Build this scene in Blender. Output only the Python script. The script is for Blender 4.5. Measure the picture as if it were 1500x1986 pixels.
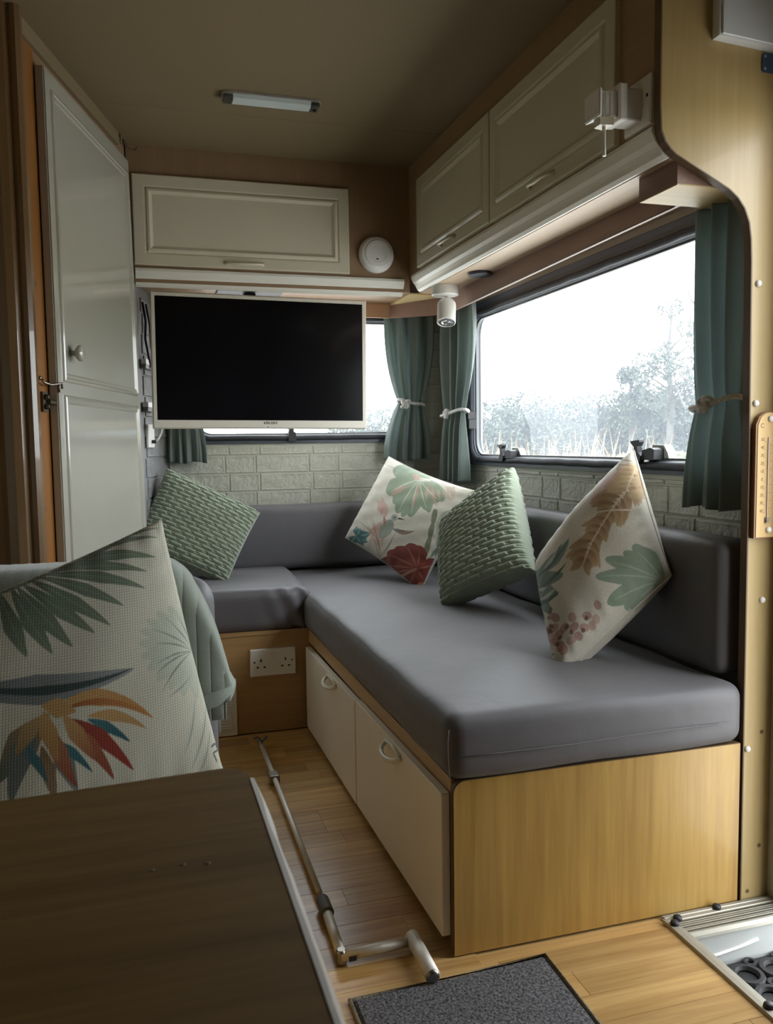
import bpy, bmesh, math, random
import numpy as np
from mathutils import Vector, Matrix

random.seed(7)
rng = np.random.default_rng(7)
for o in list(bpy.data.objects):
    bpy.data.objects.remove(o)
S = bpy.context.scene
COL = S.collection
PI = math.pi

# ------------------------------------------------------------------ camera
cam_d = bpy.data.cameras.new('camera')
cam = bpy.data.objects.new('camera', cam_d)
COL.objects.link(cam)
cam_d.sensor_fit = 'HORIZONTAL'
cam_d.sensor_width = 36.0
cam_d.lens = 39.105
cam_d.clip_start = 0.02
cam_d.clip_end = 500
_r = Vector((0.9582, -0.2858, -0.0138)).normalized()
_f = Vector((0.2837, 0.9553, -0.0819)).normalized()
_r = (_r - _r.dot(_f) * _f).normalized()
_u = _r.cross(_f)
cam.matrix_world = Matrix(((_r.x, _u.x, -_f.x, 0.0), (_r.y, _u.y, -_f.y, 0.0), (_r.z, _u.z, -_f.z, 0.93), (0, 0, 0, 1)))
cam_d.dof.use_dof = True
cam_d.dof.focus_distance = 2.2
cam_d.dof.aperture_fstop = 18.0
S.camera = cam

# ------------------------------------------------------------------ sky and exposure
W = bpy.data.worlds.new('sky')
S.world = W
W.use_nodes = True
_bg = W.node_tree.nodes['Background']
_bg.inputs['Color'].default_value = (0.93, 0.97, 1.0, 1)
_bg.inputs['Strength'].default_value = 10.0
S.view_settings.view_transform = 'Standard'
S.view_settings.look = 'None'
S.view_settings.gamma = 1.0
S.view_settings.use_curve_mapping = False
S.view_settings.exposure = 0.0
S.cycles.use_denoising = True
S.cycles.max_bounces = 10
S.cycles.diffuse_bounces = 6
S.cycles.transparent_max_bounces = 12
S.cycles.sample_clamp_indirect = 8.0
S.cycles.caustics_reflective = False
S.cycles.caustics_refractive = False

def portal(name, loc, rot, sx, sy):
    """sampling aid for the sky light that comes through an opening"""
    l = bpy.data.lights.new(name, 'AREA')
    l.shape = 'RECTANGLE'
    l.size, l.size_y = sx, sy
    l.cycles.is_portal = True
    o = bpy.data.objects.new(name, l)
    COL.objects.link(o)
    o.location = loc
    o.rotation_euler = rot
    return o
portal('sky_portal_side_window', (1.30, 2.20, 1.125), (0, PI / 2, 0), 0.62, 1.52)
portal('sky_portal_rear_window', (0.62, 3.30, 1.19), (-PI / 2, 0, 0), 0.95, 0.56)
portal('sky_portal_entry', (1.30, 1.16, 0.61), (0, PI / 2, 0), 1.95, 0.32)

# ------------------------------------------------------------------ materials
MATS = {}
def _mat(name):
    m = bpy.data.materials.new(name)
    m.use_nodes = True
    MATS[name] = m
    nt = m.node_tree
    return m, nt, nt.nodes['Principled BSDF']

def _coords(nt, scale, rot=(0, 0, 0), kind='Object'):
    tc = nt.nodes.new('ShaderNodeTexCoord')
    mp = nt.nodes.new('ShaderNodeMapping')
    mp.inputs['Scale'].default_value = scale
    mp.inputs['Rotation'].default_value = rot
    nt.links.new(tc.outputs[kind], mp.inputs['Vector'])
    return mp

def _noise(nt, mp, scale, detail=4, rough=0.55, dist=0.0):
    n = nt.nodes.new('ShaderNodeTexNoise')
    n.inputs['Scale'].default_value = scale
    n.inputs['Detail'].default_value = detail
    n.inputs['Roughness'].default_value = rough
    n.inputs['Distortion'].default_value = dist
    if mp:
        nt.links.new(mp.outputs[0], n.inputs['Vector'])
    return n

def _ramp(nt, src, stops):
    r = nt.nodes.new('ShaderNodeValToRGB')
    el = r.color_ramp.elements
    while len(el) < len(stops):
        el.new(0.5)
    for e, (p, c) in zip(el, stops):
        e.position = p
        e.color = (*c, 1)
    nt.links.new(src, r.inputs[0])
    return r

def _bump(nt, b, src, strength, dist=0.01):
    bp = nt.nodes.new('ShaderNodeBump')
    bp.inputs['Strength'].default_value = strength
    bp.inputs['Distance'].default_value = dist
    nt.links.new(src, bp.inputs['Height'])
    nt.links.new(bp.outputs[0], b.inputs['Normal'])
    return bp

def plain(name, col, rough=0.5, metal=0.0, var=0.06, nscale=9.0, bump=0.0, bscale=200.0, spec=0.5, coat=0.0):
    m, nt, b = _mat(name)
    mp = _coords(nt, (1, 1, 1))
    n = _noise(nt, mp, nscale, 5)
    r = _ramp(nt, n.outputs['Fac'], [(0.3, tuple(c * (1 - var) for c in col)), (0.7, tuple(min(1, c * (1 + var)) for c in col))])
    nt.links.new(r.outputs[0], b.inputs['Base Color'])
    b.inputs['Roughness'].default_value = rough
    b.inputs['Metallic'].default_value = metal
    b.inputs['Specular IOR Level'].default_value = spec
    b.inputs['Coat Weight'].default_value = coat
    if bump:
        n2 = _noise(nt, mp, bscale, 3)
        _bump(nt, b, n2.outputs['Fac'], bump, 0.002)
    return m

def wood(name, dark, light, axis='Z', rough=0.42, scale=1.0, bands=0.5, random_tint=0.0, coat=0.0, streak=None):
    """grain drawn out along one axis: broad figure, fine pores, optional per-piece tint"""
    m, nt, b = _mat(name)
    k = {'X': (0.55, 12, 12), 'Y': (12, 0.55, 12), 'Z': (12, 12, 0.55)}[axis]
    mp = _coords(nt, tuple(c * scale for c in k))
    if random_tint:
        oi = nt.nodes.new('ShaderNodeObjectInfo')
        va = nt.nodes.new('ShaderNodeVectorMath'); va.operation = 'SCALE'
        cx = nt.nodes.new('ShaderNodeCombineXYZ')
        for i in range(3):
            nt.links.new(oi.outputs['Random'], cx.inputs[i])
        nt.links.new(cx.outputs[0], va.inputs[0]); va.inputs['Scale'].default_value = 37.0
        ad = nt.nodes.new('ShaderNodeVectorMath'); ad.operation = 'ADD'
        nt.links.new(mp.outputs[0], ad.inputs[0]); nt.links.new(va.outputs[0], ad.inputs[1])
        src = ad
    else:
        src = mp
    n1 = _noise(nt, src, 1.6, 3, 0.5, 1.2)
    n2 = _noise(nt, src, 9.0, 6, 0.7, 0.3)
    mx = nt.nodes.new('ShaderNodeMix'); mx.data_type = 'FLOAT'
    mx.inputs[0].default_value = 1 - bands
    nt.links.new(n1.outputs['Fac'], mx.inputs[2]); nt.links.new(n2.outputs['Fac'], mx.inputs[3])
    r = _ramp(nt, mx.outputs[0], [(0.32, dark), (0.68, light)])
    out = r.outputs[0]
    if random_tint:
        mul = nt.nodes.new('ShaderNodeMapRange')
        mul.inputs['To Min'].default_value = 1 - random_tint
        mul.inputs['To Max'].default_value = 1 + random_tint
        nt.links.new(oi.outputs['Random'], mul.inputs['Value'])
        vm = nt.nodes.new('ShaderNodeVectorMath'); vm.operation = 'SCALE'
        nt.links.new(out, vm.inputs[0]); nt.links.new(mul.outputs[0], vm.inputs['Scale'])
        out = vm.outputs[0]
    nt.links.new(out, b.inputs['Base Color'])
    b.inputs['Roughness'].default_value = rough
    b.inputs['Coat Weight'].default_value = coat
    _bump(nt, b, n2.outputs['Fac'], 0.06, 0.002)
    return m

def fabric(name, col, rough=0.9, weave=900.0, bump=0.25, var=0.08, sheen=0.3, attr=None, wrinkle=0.0, spec=0.25):
    m, nt, b = _mat(name)
    mp = _coords(nt, (1, 1, 1))
    n = _noise(nt, mp, 14.0, 5)
    if attr:
        at = nt.nodes.new('ShaderNodeVertexColor'); at.layer_name = attr
        n3 = _noise(nt, mp, 260.0, 2)
        mr = nt.nodes.new('ShaderNodeMapRange')
        mr.inputs['To Min'].default_value = 0.80; mr.inputs['To Max'].default_value = 1.15
        nt.links.new(n3.outputs['Fac'], mr.inputs['Value'])
        vm = nt.nodes.new('ShaderNodeVectorMath'); vm.operation = 'SCALE'
        nt.links.new(at.outputs['Color'], vm.inputs[0]); nt.links.new(mr.outputs[0], vm.inputs['Scale'])
        nt.links.new(vm.outputs[0], b.inputs['Base Color'])
    else:
        r = _ramp(nt, n.outputs['Fac'], [(0.3, tuple(c * (1 - var) for c in col)), (0.7, tuple(c * (1 + var) for c in col))])
        nt.links.new(r.outputs[0], b.inputs['Base Color'])
    b.inputs['Roughness'].default_value = rough
    b.inputs['Sheen Weight'].default_value = sheen
    b.inputs['Specular IOR Level'].default_value = spec
    w = _noise(nt, mp, weave, 2)
    bp = _bump(nt, b, w.outputs['Fac'], bump, 0.0015)
    if wrinkle:
        n4 = _noise(nt, mp, 9.0, 3, 0.5, 1.0)
        b2 = nt.nodes.new('ShaderNodeBump'); b2.inputs['Strength'].default_value = wrinkle; b2.inputs['Distance'].default_value = 0.02
        nt.links.new(n4.outputs['Fac'], b2.inputs['Height']); nt.links.new(b2.outputs[0], bp.inputs['Normal'])
    return m

def weave_mat(name, attr, cells=620.0):
    """coarse linen with a printed colour layer"""
    m, nt, b = _mat(name)
    mp = _coords(nt, (1, 1, 1))
    at = nt.nodes.new('ShaderNodeVertexColor'); at.layer_name = attr
    prod = None
    for d in ('X', 'Z'):
        w = nt.nodes.new('ShaderNodeTexWave'); w.bands_direction = d
        w.inputs['Scale'].default_value = cells; w.inputs['Distortion'].default_value = 0.6; w.inputs['Detail Scale'].default_value = 2.0
        nt.links.new(mp.outputs[0], w.inputs['Vector'])
        if prod is None:
            prod = w
        else:
            mu = nt.nodes.new('ShaderNodeMath'); mu.operation = 'MULTIPLY'
            nt.links.new(prod.outputs['Fac'], mu.inputs[0]); nt.links.new(w.outputs['Fac'], mu.inputs[1])
            prod = mu
    mr = nt.nodes.new('ShaderNodeMapRange')
    mr.inputs['To Min'].default_value = 0.84; mr.inputs['To Max'].default_value = 1.25
    nt.links.new(prod.outputs[0], mr.inputs['Value'])
    vm = nt.nodes.new('ShaderNodeVectorMath'); vm.operation = 'SCALE'
    nt.links.new(at.outputs['Color'], vm.inputs[0]); nt.links.new(mr.outputs[0], vm.inputs['Scale'])
    nt.links.new(vm.outputs[0], b.inputs['Base Color'])
    b.inputs['Roughness'].default_value = 0.92
    b.inputs['Specular IOR Level'].default_value = 0.2
    b.inputs['Sheen Weight'].default_value = 0.2
    _bump(nt, b, prod.outputs[0], 0.25, 0.002)
    return m

def pane_mat(name, haze):
    """acrylic: mostly clear, with a bluish translucent veil put in for flare haze"""
    m, nt, b = _mat(name)
    nt.nodes.remove(b)
    out = nt.nodes['Material Output']
    tr = nt.nodes.new('ShaderNodeBsdfTransparent'); tr.inputs[0].default_value = (0.96, 0.98, 0.98, 1)
    tl = nt.nodes.new('ShaderNodeBsdfTranslucent'); tl.inputs[0].default_value = (0.78, 0.87, 1, 1)  # pale blue veil standing in for flare haze
    gl = nt.nodes.new('ShaderNodeBsdfGlossy'); gl.inputs['Roughness'].default_value = 0.03
    mp = _coords(nt, (1, 1, 1)); n = _noise(nt, mp, 5.0, 5, 0.6)
    mr = nt.nodes.new('ShaderNodeMapRange')
    mr.inputs['To Min'].default_value = haze * 0.7; mr.inputs['To Max'].default_value = haze * 1.3
    nt.links.new(n.outputs['Fac'], mr.inputs['Value'])
    m1 = nt.nodes.new('ShaderNodeMixShader'); m2 = nt.nodes.new('ShaderNodeMixShader')
    nt.links.new(mr.outputs[0], m1.inputs[0]); nt.links.new(tr.outputs[0], m1.inputs[1]); nt.links.new(tl.outputs[0], m1.inputs[2])
    m2.inputs[0].default_value = 0.03
    nt.links.new(m1.outputs[0], m2.inputs[1]); nt.links.new(gl.outputs[0], m2.inputs[2])
    nt.links.new(m2.outputs[0], out.inputs['Surface'])
    return m

def brick_mat(name, col):
    m, nt, b = _mat(name)
    mp = _coords(nt, (1, 1, 1))
    n = _noise(nt, mp, 22.0, 6, 0.62, 0.8)
    r = _ramp(nt, n.outputs['Fac'], [(0.40, (0, 0, 0)), (0.60, (1, 1, 1))])
    n2 = _noise(nt, mp, 60.0, 4)
    ad = nt.nodes.new('ShaderNodeMath'); ad.operation = 'MULTIPLY_ADD'
    nt.links.new(n2.outputs['Fac'], ad.inputs[0]); ad.inputs[1].default_value = 0.35
    nt.links.new(r.outputs[0], ad.inputs[2])
    _bump(nt, b, ad.outputs[0], 0.55, 0.006)
    b.inputs['Base Color'].default_value = (*col, 1)
    n3 = _noise(nt, mp, 3.0, 3)
    rr = _ramp(nt, n3.outputs['Fac'], [(0.3, tuple(c * 0.95 for c in col)), (0.7, tuple(c * 1.04 for c in col))])
    nt.links.new(rr.outputs[0], b.inputs['Base Color'])
    b.inputs['Roughness'].default_value = 0.55
    return m

def carpet_mat(name, c1, c2):
    m, nt, b = _mat(name)
    mp = _coords(nt, (1, 1, 1))
    n = _noise(nt, mp, 210.0, 3, 0.75)
    r = _ramp(nt, n.outputs['Fac'], [(0.35, c1), (0.65, c2)])
    nt.links.new(r.outputs[0], b.inputs['Base Color'])
    b.inputs['Roughness'].default_value = 1.0
    b.inputs['Specular IOR Level'].default_value = 0.05
    _bump(nt, b, n.outputs['Fac'], 0.9, 0.004)
    return m

def rope_mat(name, col):
    m, nt, b = _mat(name)
    mp = _coords(nt, (1, 1, 1))
    w = nt.nodes.new('ShaderNodeTexWave'); w.inputs['Scale'].default_value = 140; w.inputs['Distortion'].default_value = 2.0
    w.bands_direction = 'DIAGONAL'
    nt.links.new(mp.outputs[0], w.inputs['Vector'])
    r = _ramp(nt, w.outputs['Fac'], [(0.2, tuple(c * 0.75 for c in col)), (0.8, col)])
    nt.links.new(r.outputs[0], b.inputs['Base Color'])
    b.inputs['Roughness'].default_value = 0.85
    _bump(nt, b, w.outputs['Fac'], 0.6, 0.003)
    return m

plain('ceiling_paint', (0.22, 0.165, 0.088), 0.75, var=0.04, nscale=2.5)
plain('cream_white', (0.62, 0.57, 0.44), 0.38, var=0.015, coat=0.1)
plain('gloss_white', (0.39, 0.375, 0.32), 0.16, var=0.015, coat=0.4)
plain('white_plastic', (0.78, 0.77, 0.74), 0.35, var=0.02)
plain('cool_white_panel', (0.75, 0.78, 0.80), 0.4, var=0.02)
plain('satin_white_door', (0.84, 0.78, 0.67), 0.42, var=0.015)
plain('coving_white', (0.80, 0.78, 0.70), 0.32, var=0.02)
plain('tv_white', (0.72, 0.67, 0.58), 0.35, var=0.02)
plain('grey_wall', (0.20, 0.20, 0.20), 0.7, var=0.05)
plain('black_plastic', (0.012, 0.012, 0.014), 0.55, var=0.1)
plain('hole_black', (0.006, 0.006, 0.006), 0.8, var=0.0)
plain('rubber_seal', (0.018, 0.019, 0.026), 0.62, var=0.2, nscale=30, bump=0.2, bscale=60)
plain('window_frame_grey', (0.03, 0.038, 0.055), 0.4, var=0.1)
plain('frame_lining', (0.16, 0.165, 0.17), 0.5, var=0.05)
plain('head_strip_blue', (0.06, 0.085, 0.14), 0.45, var=0.15, nscale=6)
plain('nosing_metal', (0.40, 0.385, 0.33), 0.55, 0.5, var=0.06, nscale=30)
plain('tub_white', (0.46, 0.48, 0.47), 0.3, var=0.03)
plain('aluminium', (0.60, 0.60, 0.58), 0.5, 0.7, var=0.05, nscale=40)
plain('aluminium_dull', (0.12, 0.12, 0.10), 0.5, 0.8, var=0.12, nscale=30)
plain('aluminium_light', (0.70, 0.68, 0.62), 0.55, 0.6, var=0.05, nscale=30)
plain('steel', (0.30, 0.28, 0.25), 0.32, 1.0, var=0.15)
plain('old_brass', (0.14, 0.12, 0.09), 0.4, 1.0, var=0.2)
plain('collar_grey', (0.10, 0.10, 0.09), 0.6, var=0.1)
plain('cable_white', (0.75, 0.73, 0.70), 0.5, var=0.03)
plain('mortar', (0.40, 0.40, 0.335), 0.7, var=0.03)
plain('blue_plate', (0.05, 0.09, 0.16), 0.4, var=0.1)
plain('rubber_mat', (0.007, 0.007, 0.008), 0.6, var=0.2, nscale=60, bump=0.2)
plain('mercury_tube', (0.70, 0.55, 0.52), 0.2, var=0.02)
plain('print_brown', (0.16, 0.09, 0.04), 0.7, var=0.0)
plain('lamp_diffuser', (0.62, 0.70, 0.70), 0.35, var=0.02)
plain('clear_handle', (0.78, 0.75, 0.64), 0.35, var=0.02)
plain('chrome_lens', (0.75, 0.75, 0.77), 0.12, 0.9, var=0.25, nscale=120)
plain('road', (0.52, 0.50, 0.47), 0.9, var=0.1)
plain('meadow', (0.30, 0.28, 0.16), 0.95, var=0.25, nscale=0.4)
plain('leaf_green', (0.055, 0.07, 0.055), 0.8, var=0.3, nscale=1.2)
plain('leaf_pale', (0.22, 0.25, 0.10), 0.8, var=0.3, nscale=1.2)
plain('bark', (0.075, 0.07, 0.065), 0.9, var=0.2)
plain('dry_grass', (0.42, 0.29, 0.17), 0.9, var=0.25, nscale=1.0)
plain('speaker_grille', (0.03, 0.035, 0.05), 0.5, var=0.2)
m_, nt_, b_ = _mat('tv_screen')
n_ = _noise(nt_, _coords(nt_, (1, 1, 1)), 4.0, 3)
r_ = _ramp(nt_, n_.outputs['Fac'], [(0.3, (0.004, 0.004, 0.005)), (0.7, (0.006, 0.006, 0.008))])
nt_.links.new(r_.outputs[0], b_.inputs['Base Color'])
b_.inputs['Roughness'].default_value = 0.13
b_.inputs['Specular IOR Level'].default_value = 0.5
wood('carcass_wood', (0.25, 0.155, 0.085), (0.31, 0.20, 0.115), 'Z', 0.5)
wood('carcass_wood_y', (0.30, 0.19, 0.105), (0.37, 0.245, 0.14), 'Y', 0.5)
wood('underside_lit_wood', (0.48, 0.36, 0.24), (0.58, 0.44, 0.30), 'Y', 0.45)  # carcass wood made paler: light from the ground put into the colour
wood('pelmet_wood', (0.22, 0.125, 0.095), (0.27, 0.165, 0.125), 'Y', 0.5)
wood('pelmet_wood_x', (0.26, 0.13, 0.06), (0.32, 0.17, 0.08), 'X', 0.5)
wood('oak_veneer', (0.32, 0.18, 0.045), (0.53, 0.335, 0.092), 'Z', 0.36, 1.0, 0.6, coat=0.15)
wood('oak_ledge', (0.40, 0.25, 0.11), (0.52, 0.34, 0.16), 'Y', 0.4)
wood('oak_ledge_x', (0.34, 0.20, 0.085), (0.46, 0.29, 0.13), 'X', 0.4)
wood('partition_wood', (0.38, 0.27, 0.11), (0.48, 0.35, 0.155), 'Z', 0.38, 1.0, 0.6, coat=0.1)
wood('edge_band', (0.10, 0.062, 0.028), (0.15, 0.09, 0.042), 'Z', 0.5)
wood('pale_ply', (0.50, 0.38, 0.18), (0.60, 0.46, 0.23), 'X', 0.5)
wood('floor_oak', (0.33, 0.165, 0.048), (0.66, 0.44, 0.18), 'X', 0.30, 0.9, 0.5, random_tint=0.18)
wood('table_oak', (0.12, 0.068, 0.018), (0.235, 0.145, 0.046), 'X', 0.62, 0.8, 0.55)
MATS['table_oak'].node_tree.nodes['Principled BSDF'].inputs['Specular IOR Level'].default_value = 0.18
wood('pine', (0.22, 0.085, 0.018), (0.30, 0.125, 0.03), 'Z', 0.4, coat=0.3)
wood('varnished_post', (0.12, 0.066, 0.026), (0.20, 0.115, 0.05), 'Z', 0.3, coat=0.5)
wood('thermo_wood', (0.56, 0.37, 0.15), (0.66, 0.46, 0.20), 'Z', 0.45)
wood('thermo_edge', (0.20, 0.09, 0.03), (0.26, 0.125, 0.045), 'Z', 0.4)
fabric('grey_upholstery', (0.104, 0.099, 0.107), 0.56, 700, 0.08, 0.05, 0.15, wrinkle=0.08, spec=0.55)
fabric('curtain_cloth', (0.22, 0.265, 0.245), 0.8, 900, 0.12, 0.06, 0.25)
fabric('cord_green', (0.275, 0.325, 0.235), 0.95, 420, 0.7, 0.10, 0.6)
fabric('throw_green', (0.27, 0.31, 0.265), 0.95, 500, 0.5, 0.08, 0.5)
weave_mat('print_linen_coarse', 'print', 95)
fabric('print_linen', (0.6, 0.57, 0.48), 0.9, 800, 0.2, attr='print')
def let_light_through(name, col, fac):
    nt = MATS[name].node_tree
    out = nt.nodes['Material Output']
    tl = nt.nodes.new('ShaderNodeBsdfTranslucent'); tl.inputs[0].default_value = (*col, 1)
    mx = nt.nodes.new('ShaderNodeMixShader'); mx.inputs[0].default_value = fac
    nt.links.new(nt.nodes['Principled BSDF'].outputs[0], mx.inputs[1]); nt.links.new(tl.outputs[0], mx.inputs[2])
    nt.links.new(mx.outputs[0], out.inputs['Surface'])
let_light_through('curtain_cloth', (0.25, 0.30, 0.295), 0.42)
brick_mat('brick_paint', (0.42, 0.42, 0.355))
brick_mat('brick_shaded', (0.20, 0.20, 0.20))  # brick paint darkened: the shade on the slanted wall put into the colour
carpet_mat('grey_carpet', (0.045, 0.045, 0.05), (0.26, 0.26, 0.275))
carpet_mat('carpet_edge', (0.20, 0.17, 0.12), (0.42, 0.38, 0.30))
rope_mat('rope', (0.72, 0.71, 0.68))
pane_mat('pane_side', 0.078)
pane_mat('pane_rear', 0.078)

# ------------------------------------------------------------------ mesh helpers
def finish(name, bm, mat, parent=None, smooth=False):
    me = bpy.data.meshes.new(name)
    bmesh.ops.recalc_face_normals(bm, faces=bm.faces)
    bm.to_mesh(me)
    bm.free()
    if smooth:
        for p in me.polygons:
            p.use_smooth = True
    return link(name, me, mat, parent)

def link(name, me, mat, parent=None):
    o = bpy.data.objects.new(name, me)
    COL.objects.link(o)
    if mat:
        if not me.materials:
            me.materials.append(MATS[mat])
    if parent is not None:
        o.parent = parent
        # meshes are written in world coordinates: cancel every ancestor's own offset
        p, off = parent, Vector((0, 0, 0))
        while p is not None:
            off += p.location
            p = p.parent
        o.location = -off
    return o

def thing(name, label, cat, loc, group=None):
    o = bpy.data.objects.new(name, None)
    COL.objects.link(o)
    o.empty_display_size = 0.05
    o.location = loc
    return tag(o, label, cat, group)

def tag(o, label, cat, group=None):
    o['label'] = label
    o['category'] = cat
    if group:
        o['group'] = group
    return o

def struct(o, label=None):
    o['kind'] = 'structure'
    if label:
        o['label'] = label
        o['category'] = label.split('|')[1] if '|' in label else 'structure'
        if '|' in label:
            o['label'] = label.split('|')[0]
    return o

def box(bm, lo, hi, bev=0.0, seg=2):
    r = bmesh.ops.create_cube(bm, size=1.0)
    vs = r['verts']
    c = [(a + b) / 2 for a, b in zip(lo, hi)]
    d = [abs(b - a) for a, b in zip(lo, hi)]
    for v in vs:
        v.co = Vector((c[0] + v.co.x * d[0], c[1] + v.co.y * d[1], c[2] + v.co.z * d[2]))
    if bev:
        es = list({e for v in vs for e in v.link_edges})
        bmesh.ops.bevel(bm, geom=es, offset=bev, segments=seg, affect='EDGES', profile=0.5)
    return bm

def boxobj(name, lo, hi, mat, parent=None, bev=0.0, seg=2):
    bm = bmesh.new()
    box(bm, lo, hi, bev, seg)
    return finish(name, bm, mat, parent)

def prism(bm, pts, ext):
    """closed polygon of 3d points swept along the vector ext"""
    ext = Vector(ext)
    a = [bm.verts.new(p) for p in pts]
    b = [bm.verts.new(Vector(p) + ext) for p in pts]
    bm.faces.new(a)
    bm.faces.new(b[::-1])
    n = len(pts)
    for i in range(n):
        bm.faces.new((a[i], b[i], b[(i + 1) % n], a[(i + 1) % n]))
    return bm

def tube(bm, path, rad, n=12, caps=True, closed=False):
    path = [Vector(p) for p in path]
    m = len(path)
    rads = rad if isinstance(rad, (list, tuple)) else [rad] * m
    rings = []
    prev = None
    for i, p in enumerate(path):
        if closed:
            t = (path[(i + 1) % m] - path[i - 1]).normalized()
        else:
            t = (path[min(i + 1, m - 1)] - path[max(i - 1, 0)]).normalized()
        if prev is None:
            a = Vector((0, 0, 1)) if abs(t.z) < 0.9 else Vector((1, 0, 0))
            u = t.cross(a).normalized()
        else:
            u = (prev - prev.dot(t) * t).normalized()
        prev = u
        w = t.cross(u)
        rings.append([bm.verts.new(p + (u * math.cos(2 * PI * k / n) + w * math.sin(2 * PI * k / n)) * rads[i]) for k in range(n)])
    for i in range(m if closed else m - 1):
        r0, r1 = rings[i], rings[(i + 1) % m]
        for k in range(n):
            bm.faces.new((r0[k], r0[(k + 1) % n], r1[(k + 1) % n], r1[k]))
    if caps and not closed:
        bm.faces.new(rings[0][::-1])
        bm.faces.new(rings[-1])
    return bm

def tubeobj(name, path, rad, mat, parent=None, n=12, closed=False, smooth=True):
    bm = bmesh.new()
    tube(bm, path, rad, n, True, closed)
    return finish(name, bm, mat, parent, smooth)

def lathe(bm, prof, base, axis, n=28):
    """profile of (radius, height) spun about axis through base"""
    base, ax = Vector(base), Vector(axis).normalized()
    u = ax.orthogonal().normalized()
    w = ax.cross(u)
    rings = []
    for r, h in prof:
        r = max(r, 1e-5)
        rings.append([bm.verts.new(base + ax * h + (u * math.cos(2 * PI * k / n) + w * math.sin(2 * PI * k / n)) * r) for k in range(n)])
    for a, b in zip(rings, rings[1:]):
        for k in range(n):
            bm.faces.new((a[k], a[(k + 1) % n], b[(k + 1) % n], b[k]))
    bm.faces.new(rings[0][::-1])
    bm.faces.new(rings[-1])
    return bm

def lathobj(name, prof, base, axis, mat, parent=None, n=28, smooth=False):
    bm = bmesh.new()
    lathe(bm, prof, base, axis, n)
    return finish(name, bm, mat, parent, smooth)

def grid_mesh(P, closed_u=False):
    """P: (nu, nv, 3) array -> verts, quads"""
    nu, nv = P.shape[:2]
    idx = np.arange(nu * nv).reshape(nu, nv)
    a = idx[:-1, :-1].ravel(); b = idx[1:, :-1].ravel(); c = idx[1:, 1:].ravel(); d = idx[:-1, 1:].ravel()
    return P.reshape(-1, 3), np.stack([a, b, c, d], 1)

def from_np(name, V, F, mat, parent=None, smooth=True, colors=None):
    me = bpy.data.meshes.new(name)
    me.vertices.add(len(V))
    me.vertices.foreach_set('co', np.asarray(V, np.float32).ravel())
    me.loops.add(F.size)
    me.loops.foreach_set('vertex_index', F.astype(np.int32).ravel())
    me.polygons.add(len(F))
    me.polygons.foreach_set('loop_start', np.arange(0, F.size, F.shape[1], dtype=np.int32))
    me.polygons.foreach_set('use_smooth', np.full(len(F), smooth))
    if colors is not None:
        ca = me.color_attributes.new('print', 'FLOAT_COLOR', 'POINT')
        ca.data.foreach_set('color', np.concatenate([colors, np.ones((len(colors), 1))], 1).astype(np.float32).ravel())
    me.update(calc_edges=True)
    me.validate()
    return link(name, me, mat, parent)

def routed(bm, o, u, v, n, Wd, Hd, prof, fill=True):
    """rectangular panel with concentric profile: prof = [(inset, height)]"""
    o, u, v, n = map(Vector, (o, u, v, n))
    loops = []
    for ins, h in prof:
        cs = [(ins, ins), (Wd - ins, ins), (Wd - ins, Hd - ins), (ins, Hd - ins)]
        loops.append([bm.verts.new(o + u * a + v * b + n * h) for a, b in cs])
    for a, b in zip(loops, loops[1:]):
        for k in range(4):
            bm.faces.new((a[k], a[(k + 1) % 4], b[(k + 1) % 4], b[k]))
    bm.faces.new(loops[0][::-1])
    if fill:
        bm.faces.new(loops[-1])
    return bm

def rounded_rect(w, h, r, seg=8):
    pts = []
    for cx, cy, a0 in ((w / 2 - r, h / 2 - r, 0), (-w / 2 + r, h / 2 - r, PI / 2), (-w / 2 + r, -h / 2 + r, PI), (w / 2 - r, -h / 2 + r, 1.5 * PI)):
        for k in range(seg + 1):
            a = a0 + PI / 2 * k / seg
            pts.append((cx + r * math.cos(a), cy + r * math.sin(a)))
    return pts

def ring_sweep(bm, outlines):
    """list of closed 3d outlines of equal length, joined in a closed loop of loops"""
    L = [[bm.verts.new(p) for p in o] for o in outlines]
    n = len(L[0])
    m = len(L)
    for i in range(m):
        a, b = L[i], L[(i + 1) % m]
        for k in range(n):
            bm.faces.new((a[k], a[(k + 1) % n], b[(k + 1) % n], b[k]))
    return bm

def text_mesh(name, body, size, depth, M, mat, parent, align='CENTER', shear=0.0):
    cu = bpy.data.curves.new('lettering', 'FONT')
    cu.body = body
    cu.size = size
    cu.extrude = depth
    cu.align_x = align
    cu.align_y = 'CENTER'
    cu.shear = shear
    to = bpy.data.objects.new('lettering', cu)
    COL.objects.link(to)
    dg = bpy.context.evaluated_depsgraph_get()
    me = bpy.data.meshes.new_from_object(to.evaluated_get(dg))
    bpy.data.objects.remove(to)
    me.transform(M)
    me.name = name
    me.materials.clear()
    return link(name, me, mat, parent)

def frame(o, u, v):
    u, v = Vector(u).normalized(), Vector(v).normalized()
    n = u.cross(v)
    return Matrix(((u.x, v.x, n.x, o[0]), (u.y, v.y, n.y, o[1]), (u.z, v.z, n.z, o[2]), (0, 0, 0, 1)))

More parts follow.
